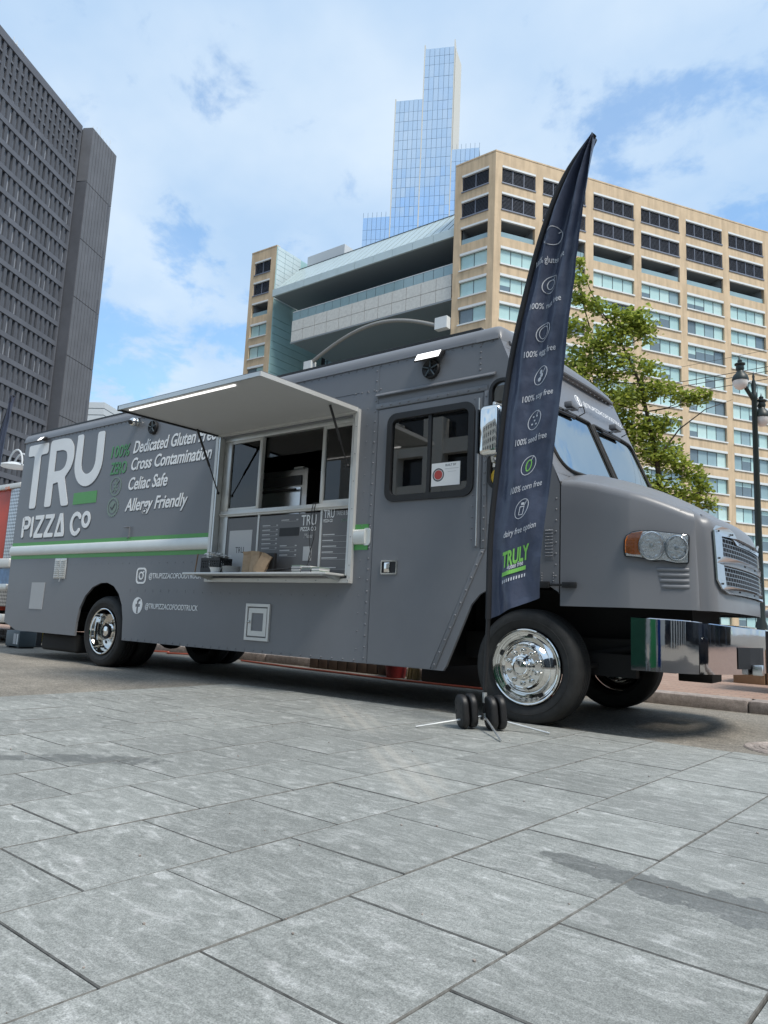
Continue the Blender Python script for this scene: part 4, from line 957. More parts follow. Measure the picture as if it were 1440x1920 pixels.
# ---- lettering
FATW = .185
def letter(splines, name='lettering'):
    sh = curve_mesh([[(x + .014, z - .022) for x, z in sp] for sp in splines], 'shadow', 'print_shadow', .001)
    o = obj(name, side_map(curve_mesh(splines, name, 'white', .004), -.0042), truck)
    obj('print_shadow', side_map(sh, -.0008), o)
    return o
T_ = rpoly([(-8.79, 3.255), (-8.19, 3.255), (-8.19, 3.08), (-8.395, 3.08), (-8.395, 2.235), (-8.585, 2.235), (-8.585, 3.08), (-8.79, 3.08)], .045)
letter([T_])
Ro = rpoly([(-8.125, 2.235), (-7.94, 2.235), (-7.94, 2.58), (-7.80, 2.60), (-7.635, 2.225), (-7.435, 2.225), (-7.62, 2.655), (-7.46, 2.80), (-7.415, 2.95), (-7.44, 3.12), (-7.56, 3.24), (-7.75, 3.268), (-8.125, 3.268)], [.04, .04, .02, .02, .04, .05, .03, .06, .06, .06, .06, .08, .06])
Ri = rpoly([(-7.94, 2.77), (-7.94, 3.09), (-7.75, 3.09), (-7.63, 3.05), (-7.60, 2.94), (-7.64, 2.82), (-7.75, 2.77)], [.01, .01, .05, .05, .05, .05, .05])
letter([Ro, Ri])
U_ = rpoly([(-7.375, 3.265), (-7.195, 3.265), (-7.195, 2.83)], [.05, .05, 0])[:-1] + arc(-7.01, 2.84, .185, 180, 360, 12, .185) + rpoly([(-6.825, 2.84), (-6.825, 3.25), (-6.645, 3.25), (-6.645, 2.84)], [0, .05, .05, 0])[1:] + arc(-7.01, 2.84, .365, 0, -180, 16, .365)
letter([U_])
obj('green_bar', side_map(curve_mesh([[(-7.305, 2.222), (-6.705, 2.222), (-6.705, 2.392), (-7.305, 2.392)]], 'green_bar', 'green', .004), -.004), truck)
sw = .062
def pz(paths): 
    return paths
b0, b1 = 1.77, 2.115
letters = [
    [stroke([(-8.695, b0 + .03), (-8.695, b1 - .03)], sw), stroke([(-8.665, b1 - .03), (-8.58, b1 - .03)] + arc(-8.575, b1 - .10, .07, 80, -80, 6) + [(-8.60, b1 - .17), (-8.665, b1 - .17)], sw)],
    [stroke([(-8.42, b0 + .03), (-8.42, b1 - .03)], sw)],
    [rpoly([(-8.33, b1), (-8.08, b1), (-8.08, b1 - .06), (-8.245, b0 + .062), (-8.08, b0 + .062), (-8.08, b0), (-8.335, b0), (-8.335, b0 + .06), (-8.165, b1 - .062), (-8.33, b1 - .062)], .015)],
    [rpoly([(-8.03, b1), (-7.78, b1), (-7.78, b1 - .06), (-7.945, b0 + .062), (-7.78, b0 + .062), (-7.78, b0), (-8.035, b0), (-8.035, b0 + .06), (-7.865, b1 - .062), (-8.03, b1 - .062)], .015)],
    [rpoly([(-7.735, b0), (-7.47, b0), (-7.47, b0 + .06), (-7.545, b1), (-7.63, b1)], .02), rpoly([(-7.665, b0 + .06), (-7.59, b1 - .10), (-7.545, b0 + .06)], .008)],
    [stroke(arc(-7.165, 1.94, .125, 35, 325, 16, .145), sw)],
    [circle(-6.91, 1.99, .115, 24, .122), circle(-6.91, 1.99, .056, 20, .063)],
]
for i, spl in enumerate(letters):
    if i == 0:
        for sp in spl: letter([sp])
    else: letter(spl)
def say(txt, x0, x1, z0, size, shear=.22, matn='white', bold=.0, shadow=True, z1=None):
    if shadow:
        s = on_side(text_mesh(txt, 'shadow', 'print_shadow', size, shear, .001, bold), x0 + .008, x1 + .008, z0 - .012, None, -.0008)
    o = obj('lettering', on_side(text_mesh(txt, 'lettering', matn, size, shear, .003, bold), x0, x1, z0, None, -.0034), truck)
    if shadow: obj('print_shadow', s, o)
    return o
say('Dedicated Gluten Free', -5.92, -4.22, 2.842, .235, .28, 'white', .004)
say('Cross Contamination', -5.93, -4.275, 2.61, .235, .28, 'white', .004)
say('Celiac Safe', -5.95, -5.105, 2.343, .235, .28, 'white', .004)
say('Allergy Friendly', -5.98, -4.66, 2.057, .235, .28, 'white', .004)
say('100%', -6.445, -6.005, 2.828, .235, .15, 'greendk', .003)
say('ZERO', -6.425, -6.04, 2.592, .235, .1, 'greendk', .003)
obj('emblem', side_map(curve_mesh([circle(-6.254, 2.417, .135), circle(-6.254, 2.417, .115)], 'emblem', 'greyprint', .003), -.0034), truck)
wh = [stroke([(-6.254, 2.33), (-6.254, 2.50)], .02)]
for k in range(3):
    for s in (-1, 1): wh.append(circle(-6.254 + s * .035, 2.37 + .045 * k, .022, 10, .014))
obj('emblem', side_map(curve_mesh(wh, 'emblem', 'greyprint', .003), -.0034), truck)
obj('emblem', side_map(curve_mesh([stroke([(-6.33, 2.34), (-6.18, 2.495)], .014)], 'emblem', 'greyprint', .002), -.0062), truck)
sc_ = [(-6.273 + (.142 if i % 2 else .128) * math.cos(R(10 * i)), 2.13 + (.142 if i % 2 else .128) * math.sin(R(10 * i))) for i in range(36)]
obj('emblem', side_map(curve_mesh([sc_, circle(-6.273, 2.13, .108)], 'emblem', 'greyprint', .003), -.0034), truck)
obj('emblem', side_map(curve_mesh([circle(-6.273, 2.13, .085), ], 'emblem', 'greyprint', .002), -.003), truck)
obj('emblem', side_map(curve_mesh([stroke([(-6.32, 2.13), (-6.285, 2.095), (-6.222, 2.17)], .024)], 'emblem', 'print_shadow', .002), -.0062), truck)
ig = [rrect(-5.575, 1.095, -5.365, 1.30, .055), rrect(-5.552, 1.118, -5.388, 1.277, .04)]
obj('emblem', side_map(curve_mesh(ig, 'emblem', 'white', .003), -.0034), truck)
obj('emblem', side_map(curve_mesh([circle(-5.47, 1.1975, .052), circle(-5.47, 1.1975, .033)], 'emblem', 'white', .003), -.0034), truck)
obj('emblem', side_map(curve_mesh([circle(-5.42, 1.247, .013, 12)], 'emblem', 'white', .003), -.0034), truck)
ff = [(-5.505, .722), (-5.468, .722), (-5.468, .805), (-5.438, .805), (-5.432, .84), (-5.468, .84), (-5.468, .862), (-5.455, .875), (-5.432, .875), (-5.432, .905), (-5.47, .905), (-5.505, .875), (-5.505, .84), (-5.532, .84), (-5.532, .805), (-5.505, .805)]
obj('emblem', side_map(curve_mesh([circle(-5.49, .82, .105, 32), ff], 'emblem', 'white', .003), -.0034), truck)
say('@TRUPIZZACOFOODTRUCK', -5.305, -4.285, 1.165, .092, .08, 'white', .0008, False)
say('@TRUPIZZACOFOODTRUCK', -5.325, -4.30, .788, .092, .08, 'white', .0008, False)
obj('code_sticker', side_map(curve_mesh([[(-8.215, .705), (-7.84, .705), (-7.825, 1.097), (-8.21, 1.095)]], 'code_sticker', 'qrblank', .006), -.004), truck)
# stripe and rub rail
for x0, x1 in ((-8.965, -4.172), (-1.983, -1.805)):
    for z0, z1 in ((1.655, 1.704), (1.452, 1.505)):
        obj('green_stripe', side_map(curve_mesh([[(x0, z0), (x1, z0), (x1, z1), (x0, z1)]], 'green_stripe', 'green', .002), -.002), truck)
    pr = [(0, 1.505)] + [(-.034 * math.sin(math.pi * i / 14) ** .7 - .003, 1.580 - .075 * math.cos(math.pi * i / 14)) for i in range(15)] + [(0, 1.655)]
    MB().prism([(a, b) for a, b in pr], 'x', x0 - .0, x1 - (.035 if x1 > -2 else 0)).build('rub_rail', 'rail', truck, smooth=True, angle=50)
obj('rail_end_cap', side_map(curve_mesh([rpoly([(-1.86, 1.495), (-1.80, 1.495), (-1.785, 1.52), (-1.785, 1.64), (-1.80, 1.665), (-1.86, 1.665)], .01)], 'rail_end_cap', 'rail', .008), -.008), truck)
# ---- serving hatch
fr = obj('hatch_frame', side_map(curve_mesh([[(-4.17, 1.125), (-1.985, 1.125), (-1.985, 2.885), (-4.17, 2.885)], [(-4.125, 1.17), (-2.03, 1.17), (-2.03, 2.845), (-4.125, 2.845)]], 'hatch_frame', 'alu_white', .055), -.012), truck)
MB().box(-4.12, -.036, 1.20, -4.095, .10, 2.84).build('hatch_jamb', 'alu', fr); MB().box(-2.06, -.036, 1.20, -2.035, .10, 2.84).build('hatch_jamb', 'alu', fr)
wfz0, wfz1 = 1.965, 2.785
MB().box(-4.09, .035, 1.885, -2.06, .095, 1.955).box(-4.09, .02, 1.905, -2.06, .035, 1.925).build('window_sill', 'alu_white', fr, bevel=.004)
MB().box(-4.09, .035, 2.785, -2.06, .095, 2.86).build('window_header', 'alu', fr, bevel=.004)
for x0, x1 in ((-4.09, -3.965), (-3.49, -3.445), (-2.525, -2.485), (-2.075, -2.06)):
    MB().box(x0, .04, 1.956, x1, .09, 2.784).build('window_mullion', 'alu_white' if x1 - x0 < .1 else 'alu', fr, bevel=.003)
for x0, x1 in ((-3.96, -3.49), (-2.485, -2.075)):
    sw_ = MB().box(x0, .045, 1.957, x1, .075, 1.985).build('sash', 'alu_white', fr); MB().box(x0, .045, 2.755, x1, .075, 2.783).build('sash_top', 'alu_white', fr)
    MB().box(x0, .06, 1.986, x1, .064, 2.754).build('pane', 'hatchglass', sw_)
MB().box(-2.48, .066, 2.30, -2.08, .078, 2.32).build('sash_bar', 'alu_white', fr)
MB().box(-3.44, .10, 2.55, -2.53, .112, 2.784).build('valance_pane', 'hatchglass', fr)
pn = []
for x0, x1 in ((-3.95, -3.445), (-3.415, -2.505), (-2.47, -2.065)):
    pn.append(MB().box(x0, .05, 1.2, x1, .07, 1.865).build('menu_panel', 'panel', fr))
for x in (-3.43, -2.4875): MB().box(x - .014, .045, 1.2, x + .014, .072, 1.884).build('panel_divider', 'alu_white', fr)
MB().box(-4.09, .045, 1.2, -3.955, .075, 1.884).build('panel_jamb', 'alu', fr)
def menu(txt, x0, x1, z, size, par, m='menu_txt', sh=0):
    return obj('lettering', on_side(text_mesh(txt, 'lettering', m, size, sh, .001, .0005), x0, x1, z, None, .0475), par)
def lines(x0, x1, zs, par):
    b = MB()
    for z in zs:
        b.box(x0, .0475, z, lerp(x0, x1, random.uniform(.35, .6)), .0495, z + .010); b.box(lerp(x0, x1, .9), .0475, z, x1, .0495, z + .010); b.box(x0, .0475, z - .012, x1, .0495, z - .010)
    stuff(b.build('menu_lines', 'menu_txt', par))
menu('TRU', -2.77, -2.555, 1.735, .16, pn[1], 'white'); menu('PIZZA CO', -2.775, -2.555, 1.675, .06, pn[1], 'white')
menu('Menu', -2.72, -2.60, 1.60, .07, pn[1], 'menu_txt', .3)
lines(-3.36, -3.12, [1.75 - .05 * i for i in range(6)], pn[1]); lines(-3.07, -2.82, [1.80, 1.52, 1.47, 1.42], pn[1]); lines(-3.36, -3.15, [1.27, 1.24], pn[1])
MB().box(-3.09, .0465, 1.63, -2.80, .0495, 1.72).build('menu_block', 'black', pn[1])
MB().box(-2.76, .0475, 1.27, -2.58, .0495, 1.30).build('menu_bar', 'green', pn[1])
MB().box(-2.72, .0475, 1.36, -2.60, .0495, 1.51).build('code_blank', 'menu_txt', pn[1])
menu('TRU', -2.455, -2.31, 1.80, .12, pn[2], 'white'); menu('PIZZA CO', -2.455, -2.33, 1.755, .045, pn[2], 'white'); menu('TAKE & BAKE', -2.285, -2.075, 1.82, .07, pn[2])
menu('pizzas', -2.22, -2.11, 1.755, .05, pn[2], 'greyprint', .3)
lines(-2.455, -2.08, [1.62, 1.56, 1.50, 1.44, 1.38, 1.28], pn[2])
MB().box(-3.90, .0475, 1.23, -3.52, .0495, 1.72).build('code_blank', 'menu_txt', pn[0])
menu('TRU', -3.78, -3.64, 1.46, .1, pn[0], 'print_shadow')
# shelf
shf = MB().box(-4.24, -.31, 1.192, -2.07, -.02, 1.214).build('shelf', 'alu_white', fr, bevel=.004)
MB().prism([(-.31, 1.186), (-.30, 1.186), (-.05, 1.14), (-.04, 1.14), (-.04, 1.190), (-.31, 1.190)], 'x', -4.05, -4.03).prism([(-.31, 1.186), (-.30, 1.186), (-.05, 1.14), (-.04, 1.14), (-.04, 1.190), (-.31, 1.190)], 'x', -2.13, -2.11).build('shelf_bracket', 'alu', shf)
MB().box(-4.165, -.055, 1.128, -1.99, -.041, 1.165).build('shelf_ledge', 'alu_white', fr)
# awning
H0, H1 = (-.03, 2.868), (-1.37, 2.835)
def aw(x, t, dz): return (x, lerp(H0[0], H1[0], t), lerp(H0[1], H1[1], t) + dz)
AX0, AX1 = -4.155, -2.0
def slab_aw(x0, x1, t0, t1, z0, z1):
    vs = [aw(x0, t0, z0), aw(x1, t0, z0), aw(x1, t1, z0), aw(x0, t1, z0), aw(x0, t0, z1), aw(x1, t0, z1), aw(x1, t1, z1), aw(x0, t1, z1)]
    return MB().add(vs, [(0, 3, 2, 1), (4, 5, 6, 7), (0, 1, 5, 4), (1, 2, 6, 5), (2, 3, 7, 6), (3, 0, 4, 7)])
awn = slab_aw(AX0 + .02, AX1 - .02, .01, .985, 0, .03).build('awning', 'awning', truck)
slab_aw(AX0, AX1, .0, 1.0, .031, .036).build('awning_skin', 'paint', awn)
slab_aw(AX0, AX0 + .019, .0, 1.0, -.018, .030).build('awning_edge', 'black', awn)
slab_aw(AX1 - .019, AX1, .0, 1.0, -.012, .030).build('awning_edge', 'alu_white', awn)
slab_aw(AX0 + .02, AX1 - .02, .986, 1.0, -.010, .030).build('awning_edge', 'alu', awn)
slab_aw(AX0 + .10, AX1 - .42, .93, .945, -.012, -.001).build('led_strip', 'led', awn)
for x, y1, z1, z0 in ((-4.05, -.42, 2.84, 2.16), (-2.09, -.36, 2.85, 2.30)):
    st = MB().tube([(x, -.045, z0), (x, lerp(-.045, y1, .5), lerp(z0, z1, .5))], .007, 8).tube([(x, lerp(-.045, y1, .42), lerp(z0, z1, .42)), (x, y1, z1)], .013, 8).ball((x, -.045, z0), .018, 8, 6).build('gas_strut', 'black', awn, smooth=True)
# ---- cab door
dw = rrect(-1.630, 1.905, -.655, 2.775, .10)
me = curve_mesh([door_out, rrect(-1.585, 1.95, -.70, 2.73, .07)], 'door', 'paint', .03)
door = obj('door', side_map(me, .012), truck)
obj('window_frame', side_map(curve_mesh([dw, rrect(-1.57, 1.965, -.715, 2.715, .06)], 'window_frame', 'black', .03), -.008), door)
MB().box(-1.16, -.004, 1.965, -1.125, .012, 2.715).build('window_bar', 'black', door)
MB().box(-1.57, .002, 1.965, -1.145, .006, 2.715).box(-1.145, .009, 1.965, -.715, .013, 2.715).build('pane', 'window', door)
stk = MB().box(-1.105, -.0012, 2.02, -.80, -.0002, 2.235).build('sticker', 'paper', door)
def on_door(spl, m): return side_map(curve_mesh(spl, 'print', m, .0006), -.0018)
MT['stickred'] = mat('red_print', (0.42, 0.06, 0.05), 0.6)
obj('emblem', on_door([circle(-1.03, 2.125, .062), circle(-1.03, 2.125, .050)], 'print_shadow'), stk); obj('emblem', on_door([circle(-1.03, 2.125, .044)], 'stickred'), stk)
obj('lettering', on_side(text_mesh('BUILT BY', 'lettering', 'print_shadow', .03, 0, .0006), -.955, -.84, 2.20, None, -.0018), stk)
MB().box(-.96, -.0018, 2.172, -.815, -.0013, 2.180).box(-.93, -.0018, 2.145, -.84, -.0013, 2.150).build('print_line', 'menu_txt', stk)
dh = obj('door_handle', side_map(curve_mesh([rrect(-1.635, 1.212, -1.447, 1.345, .012), rrect(-1.622, 1.225, -1.46, 1.332, .008)], 'door_handle', 'chrome', .02), -.008), door)
MB().box(-1.622, -.004, 1.225, -1.46, -.0035, 1.332).build('handle_recess', 'black', dh); MB().box(-1.60, -.012, 1.232, -1.535, -.005, 1.325).build('handle_paddle', 'chrome', dh, bevel=.004)
# trims round the door
MB().box(-1.79, -.010, 2.853, -.535, -.0005, 2.905).build('door_trim', 'trimgrey', truck, bevel=.003)
MB().box(-.567, -.010, 1.435, -.522, -.0005, 2.852).build('door_trim', 'trimgrey', truck, bevel=.003)
MB().prism([(-.567, 1.432), (-.522, 1.432), (-.985, .392), (-1.036, .392)], 'y', -.010, -.0005).build('door_trim', 'trimgrey', truck, bevel=.003)
MB().box(-.640, -.009, 1.45, -.585, -.004, 2.80).build('hinge_strip', 'trimgrey', door)
MB().tube([(-.612, -.012, 1.46), (-.612, -.012, 2.79)], .006, 8).build('hinge_pin', 'alu', door)
MB().prism([(-.035, 2.985), (-.033, 2.975), (-.002, 2.998), (-.002, 3.015), (-.012, 3.012)], 'x', -1.79, -.46).build('drip_rail', 'trimgrey', truck)
MB().box(-1.815, -.003, .378, -1.772, -.0004, 3.31).build('seam_strip', 'paint', truck)
# quarter window
qw = obj('quarter_window', side_map(curve_mesh([rrect(-.515, 1.94, -.27, 2.94, .11), rrect(-.485, 1.97, -.29, 2.91, .08)], 'quarter_window', 'black', .03), -.006), truck)
obj('pane', side_map(curve_mesh([rrect(-.486, 1.969, -.289, 2.911, .08)], 'pane', 'window', 0), .004), qw)
MB().box(-.47, -.001, 2.145, -.38, .0, 2.27).build('sticker', 'paper', qw); obj('sticker', side_map(curve_mesh([circle(-.41, 2.06, .075)], 'sticker', 'yellow', .001), 0), qw)
# mirror
mr_ = MB().box(-.46, -.30, 2.18, -.26, -.13, 2.62).build('mirror', 'chrome', truck, bevel=.05, seg=4)
MB().box(-.475, -.285, 2.21, -.462, -.145, 2.59).build('mirror_glass', 'darkpane', mr_)
MB().tube([(-.35, -.02, 2.14), (-.36, -.2, 2.15), (-.36, -.22, 2.2)], .016, 8).tube([(-.35, -.02, 2.66), (-.36, -.2, 2.65), (-.36, -.21, 2.6)], .016, 8).build('mirror_arm', 'alu', mr_)
# lamps, speakers, camera
def flood(x0, x1, z0, z1):
    f = MB().prism([(-.10, z0), (-.09, z0 - .015), (-.002, z1 - .02), (-.002, z1 + .01), (-.05, z1 + .01)], 'x', x0, x1).build('flood_lamp', 'black', truck, bevel=.004)
    MB().add([(x0 + .012, -.1005, z0 - .002), (x1 - .012, -.1005, z0 - .002), (x1 - .012, -.054, z1 + .004), (x0 + .012, -.054, z1 + .004), (x0 + .012, -.104, z0 - .002), (x1 - .012, -.104, z0 - .002), (x1 - .012, -.058, z1 + .004), (x0 + .012, -.058, z1 + .004)], [(0, 1, 2, 3), (4, 7, 6, 5), (0, 4, 5, 1), (2, 6, 7, 3), (1, 5, 6, 2), (0, 3, 7, 4)]).build('lamp_lens', 'led', f)
flood(-1.29, -1.0, 3.235, 3.305); flood(-8.39, -8.25, 3.285, 3.335)
def speaker(x, z, r):
    s = MB().lathe([(r, 0), (r, -.03), (r * .93, -.038), (r * .86, -.03), (r * .5, -.014), (r * .22, -.02), (r * .18, -.03), (.001, -.034)], (x, -.001, z), 'y', 32).build('speaker', 'black', truck, smooth=True)
    for k in range(5):
        a = R(72 * k + 90); MB().tube([(x + r * .15 * math.cos(a), -.036, z + r * .15 * math.sin(a)), (x + r * .9 * math.cos(a), -.037, z + r * .9 * math.sin(a))], .007, 6).build('speaker_rib', 'greybox', s)
speaker(-1.143, 3.155, .094); speaker(-5.50, 3.144, .092)
dc = MB().lathe([(.055, 0), (.055, -.03), (.045, -.04)], (-5.88, 0, 3.265), 'y', 20).ball((-5.88, -.07, 3.255), .06, 16, 10).build('dome_camera', 'chrome', truck, smooth=True)
MB().tube([(-5.87, -.09, 3.25), (-5.86, -.135, 3.235)], .03, 14).build('camera_eye', 'black', dc)
# vent, hatch door, hooks
vp = MB().box(-7.605, -.012, 1.155, -7.29, -.001, 1.447).build('vent_plate', 'alu_white', truck, bevel=.003)
for i in range(9):
    for xa_, xb_ in ((-7.585, -7.465), (-7.435, -7.31)):
        MB().prism([(-.028, 1.178 + .029 * i), (-.013, 1.192 + .029 * i), (-.013, 1.178 + .029 * i)], 'x', xa_, xb_).build('vent_slat', 'alu_white', vp)
MB().tube([(-7.40, -.02, 1.155), (-7.40, -.03, 1.11)], .008, 6).build('vent_catch', 'alu', vp)
ud = obj('utility_door', side_map(curve_mesh([[(-3.46, .503), (-3.09, .503), (-3.09, .895), (-3.46, .895)], [(-3.43, .535), (-3.12, .535), (-3.12, .863), (-3.43, .863)]], 'utility_door', 'alu_white', .02), -.010), truck)
obj('door_rim', side_map(curve_mesh([[(-3.415, .55), (-3.135, .55), (-3.135, .848), (-3.415, .848)], [(-3.365, .605), (-3.185, .605), (-3.185, .795), (-3.365, .795)]], 'door_rim', 'alu_white', .014), -.008), ud)
MB().box(-3.366, -.006, .604, -3.184, -.002, .796).build('door_leaf', 'paint', ud); MB().ball((-3.395, -.022, .70), .016, 10, 6).build('knob', 'alu', ud)
MB().tube([(-5.93, -.02, 1.835), (-5.80, -.02, 1.835), (-5.80, -.02, 1.70), (-5.83, -.02, 1.69)], .009, 6).build('hook', 'trimgrey', truck)
# rivets
rv = MB()
def riv(x, z, y=-.0005, r=.0115):
    n = 6; rows = [[(x + rr * math.cos(2 * math.pi * j / n), y - h, z + rr * math.sin(2 * math.pi * j / n)) for j in range(n)] for rr, h in ((r, 0), (r * .75, r * .45), (r * .2, r * .6))]
    rv.grid(rows, closed=True)
x = XR + .05
while x < -.4: riv(x, 3.305); x += .105
z = .42
while z < 3.28: riv(-1.80, z, -.003); z += .105
for i in range(11): riv(-1.72 + .11 * i, 2.879, -.010)
for i in range(14): riv(-.545, 1.50 + .10 * i, -.010); riv(-.663, 1.52 + .098 * i)
for i in range(10): riv(lerp(-.553, -1.00, i / 9), lerp(1.40, .42, i / 9), -.010)
x = -5.7
while x < -1.85: riv(x, .395); x += .14
for x0, x1, z in ((-7.2, -4.3, 1.36), (-5.68, -4.3, 1.02), (-8.9, -7.7, .95), (-5.68, -2.0, 1.0)):
    x = x0
    while x < x1: riv(x, z, r=.007); x += .16
for i in range(16): riv(-1.90, .5 + .17 * i, r=.008)
for i in range(8): riv(-.50 + .02 * (i % 2), 1.25 + .10 * i if i < 6 else 1.25, r=.008); riv(.12, 1.2 + .09 * i, r=.009); riv(.0 + .1 * (i % 2), 1.16 + .02 * (i // 2), r=.008)
for i in range(5): riv(-.62, 3.06 + .055 * i); riv(-1.75 - .08 * i, 3.06)
for i in range(6): riv(-2.0 - .42 * i, 1.148, -.056, .006); riv(-1.9875 if False else -2.008, 1.3 + .28 * i, -.040, .006)
stuff(rv.build('rivet_heads', 'rivet', truck, smooth=True, angle=80))
fr_ = MB()
for y in [.1 + .1 * i for i in range(22)]:
    p = (F(y, 3.235) + .002, y, 3.235); fr_.ball(p, .008, 6, 4)
stuff(fr_.build('rivet_heads', 'rivet', truck))
# panel seam rivet lines above the hatch
for x0, x1, z0, z1 in ((-2.35, -2.02, 3.06, 3.063), (-2.353, -2.35, 2.92, 3.06)):
    MB().box(x0, -.0025, z0, x1, -.0003, z1).build('seam_strip', 'print_shadow', truck)
# ------------------------------------------------------------------ oven inside, things on the counter
ov = thing('pizza_oven', 'stainless steel pizza oven inside the open serving hatch', 'oven', (-3.35, .7, .69))
MB().box(-3.80, .32, .70, -2.98, 1.10, 2.44).build('oven_body', 'steel', ov, bevel=.01)
MB().box(-3.76, .30, 1.72, -3.06, .318, 2.22).build('oven_door', 'steel', ov); MB().tube([(-3.72, .265, 2.19), (-3.10, .265, 2.19)], .014, 8).build('handle', 'black', ov)
MB().box(-3.76, .305, 2.25, -3.06, .318, 2.36).build('control_strip', 'black', ov)
ht = thing('tin_box', 'pale tin on top of the pizza oven', 'tin', (-3.25, .5, 2.441)); MB().box(-3.30, .42, 2.441, -3.16, .58, 2.49).build('tin_body', 'paper', ht)
ZS = 1.2155
bk = thing('packet_basket', 'black perforated plastic basket heaped with white packets on the counter', 'basket', (-3.86, -.15, ZS))
b = MB().box(-4.02, -.235, ZS, -3.70, -.055, ZS + .006)
for z0, z1 in ((ZS + .006, ZS + .055), (ZS + .135, ZS + .165)): b.box(-4.02, -.235, z0, -3.70, -.227, z1).box(-4.02, -.063, z0, -3.70, -.055, z1).box(-4.02, -.227, z0, -4.012, -.063, z1).box(-3.708, -.227, z0, -3.70, -.063, z1)
for i in range(11):
    x = -4.02 + .0302 * i
    b.box(x, -.2345, ZS + .054, x + .017, -.2275, ZS + .136).box(x, -.0625, ZS + .054, x + .017, -.0555, ZS + .136)
for i in range(6):
    y = -.225 + .028 * i; b.box(-4.0195, y, ZS + .054, -4.0125, y + .014, ZS + .136).box(-3.7075, y, ZS + .054, -3.7005, y + .014, ZS + .136)
for z in (ZS + .08, ZS + .108): b.box(-4.019, -.234, z, -3.701, -.2278, z + .010).box(-3.7072, -.226, z, -3.7008, -.064, z + .010)
b.build('basket_wall', 'black', bk)
pk = MB()
for i in range(46):
    c = Vector((random.uniform(-3.99, -3.73), random.uniform(-.215, -.075), ZS + random.uniform(.155, .245) - .25 * abs(random.uniform(-.1, .1)))); a = random.uniform(0, 6.3); tlt = random.uniform(-.5, .5)
    M_ = Matrix.Translation(c) @ Matrix.Rotation(a, 4, 'Z') @ Matrix.Rotation(tlt, 4, 'X')
    vs = [M_ @ Vector(p) for p in ((-.03, -.02, 0), (.03, -.02, 0), (.03, .02, 0), (-.03, .02, 0), (0, 0, .007), (0, 0, -.007))]
    pk.add(vs, [(0, 1, 4), (1, 2, 4), (2, 3, 4), (3, 0, 4), (1, 0, 5), (2, 1, 5), (3, 2, 5), (0, 3, 5)])
stuff(tag(pk.build('sauce_packets', 'paper'), 'heap of white packets piled in the black basket', 'packets'))
bw = thing('paper_bowl', 'small white paper bowl in front of the black basket', 'bowl', (-3.745, -.26, ZS)); MB().lathe([(.001, ZS + .002), (.045, ZS + .002), (.048, ZS), (.066, ZS + .055), (.069, ZS + .056), (.066, ZS + .053), (.046, ZS + .008), (.001, ZS + .008)], (-3.745, -.245, 0), 'z', 20).build('bowl', 'paper', bw, smooth=True)
for i in range(7):
    tag(MB().lathe([(.001, 0), (.07, 0), (.10, .012), (.102, .013), (.07, .004), (.001, .004)], (-3.575, -.17, ZS + .001 + .0095 * i), 'z', 24).build('paper_plate', 'paper', smooth=True), 'white paper plate in the stack between the basket and the brown bags', 'plate', 'stack of paper plates')
def bag(x, y, a, lean, hgt, label):
    M_ = Matrix.Translation((x, y, ZS)) @ Matrix.Rotation(a, 4, 'Z') @ Matrix.Rotation(lean, 4, 'Y')
    rows = []
    for k, (wd, dp, z) in enumerate(((.055, .035, .002), (.056, .036, hgt * .3), (.054, .030, hgt * .6), (.056, .022, hgt * .85), (.060, .030, hgt))):
        rows.append([M_ @ Vector((wd * sx * random.uniform(.95, 1.05), dp * sy * random.uniform(.9, 1.1), z + random.uniform(0, .012) * (k == 4))) for sx, sy in ((-1, -1), (0, -1.15), (1, -1), (1, 1), (0, 1.1), (-1, 1))])
    tag(MB().grid(rows, closed=True).add(rows[0], [tuple(range(6))]).build('paper_bag', 'kraft'), label, 'paper bag', 'brown bags on the counter')
bag(-3.36, -.12, .3, 0.0, .23, 'upright brown paper bag nearest the white plates'); bag(-3.25, -.12, .1, .05, .23, 'brown paper bag in the middle of the three'); bag(-3.15, -.16, .5, .42, .21, 'brown paper bag leaning open towards the tray')
tag(MB().box(-3.20, -.09, ZS, -3.0, -.05, ZS + .22).build('napkin_holder', 'black', bevel=.006), 'black upright holder behind the leaning brown bag', 'holder')
ty = thing('black_tray', 'flat black tray tilted on the counter right of the brown bags', 'tray', (-2.8, -.15, ZS)); MB().box(-2.96, -.23, ZS, -2.66, -.06, ZS + .012).build('tray_base', 'black', ty, bevel=.004)
MB().add([(-2.97, -.24, ZS + .02), (-2.63, -.24, ZS + .035), (-2.60, -.05, ZS + .075), (-2.95, -.05, ZS + .03), (-2.97, -.24, ZS + .026), (-2.63, -.24, ZS + .041), (-2.60, -.05, ZS + .081), (-2.95, -.05, ZS + .036)], [(0, 3, 2, 1), (4, 5, 6, 7), (0, 1, 5, 4), (1, 2, 6, 5), (2, 3, 7, 6), (3, 0, 4, 7)]).build('tray_lid', 'black', ty)
for i, (x, w_, n_, lab) in enumerate(((-2.56, .12, 7, 'thick stack of leaflets beside the black tray'), (-2.42, .12, 6, 'stack of pale blue leaflets in the middle of the counter leaflets'), (-2.29, .10, 5, 'leaflet stack nearest the right edge of the hatch'))):
    lf = thing('leaflet_stack', lab, 'leaflets', (x, -.13, ZS), 'leaflets on the counter')
    for k in range(n_): MB().box(x - w_ / 2 + random.uniform(-.004, .004), -.21 + random.uniform(-.006, .006), ZS + .0005 + .011 * k, x + w_ / 2 + random.uniform(-.004, .004), -.06, ZS + .010 + .011 * k).build('leaflet', random.choice(['paper', 'greyprint', 'qrblank', 'trimgrey']), lf)
tag(MB().tube([(-4.13, -.22, ZS + .003), (-4.10, -.22, ZS + .215)], .008, 6).build('wooden_stick', 'wood'), 'thin wooden stick standing left of the black basket', 'stick')
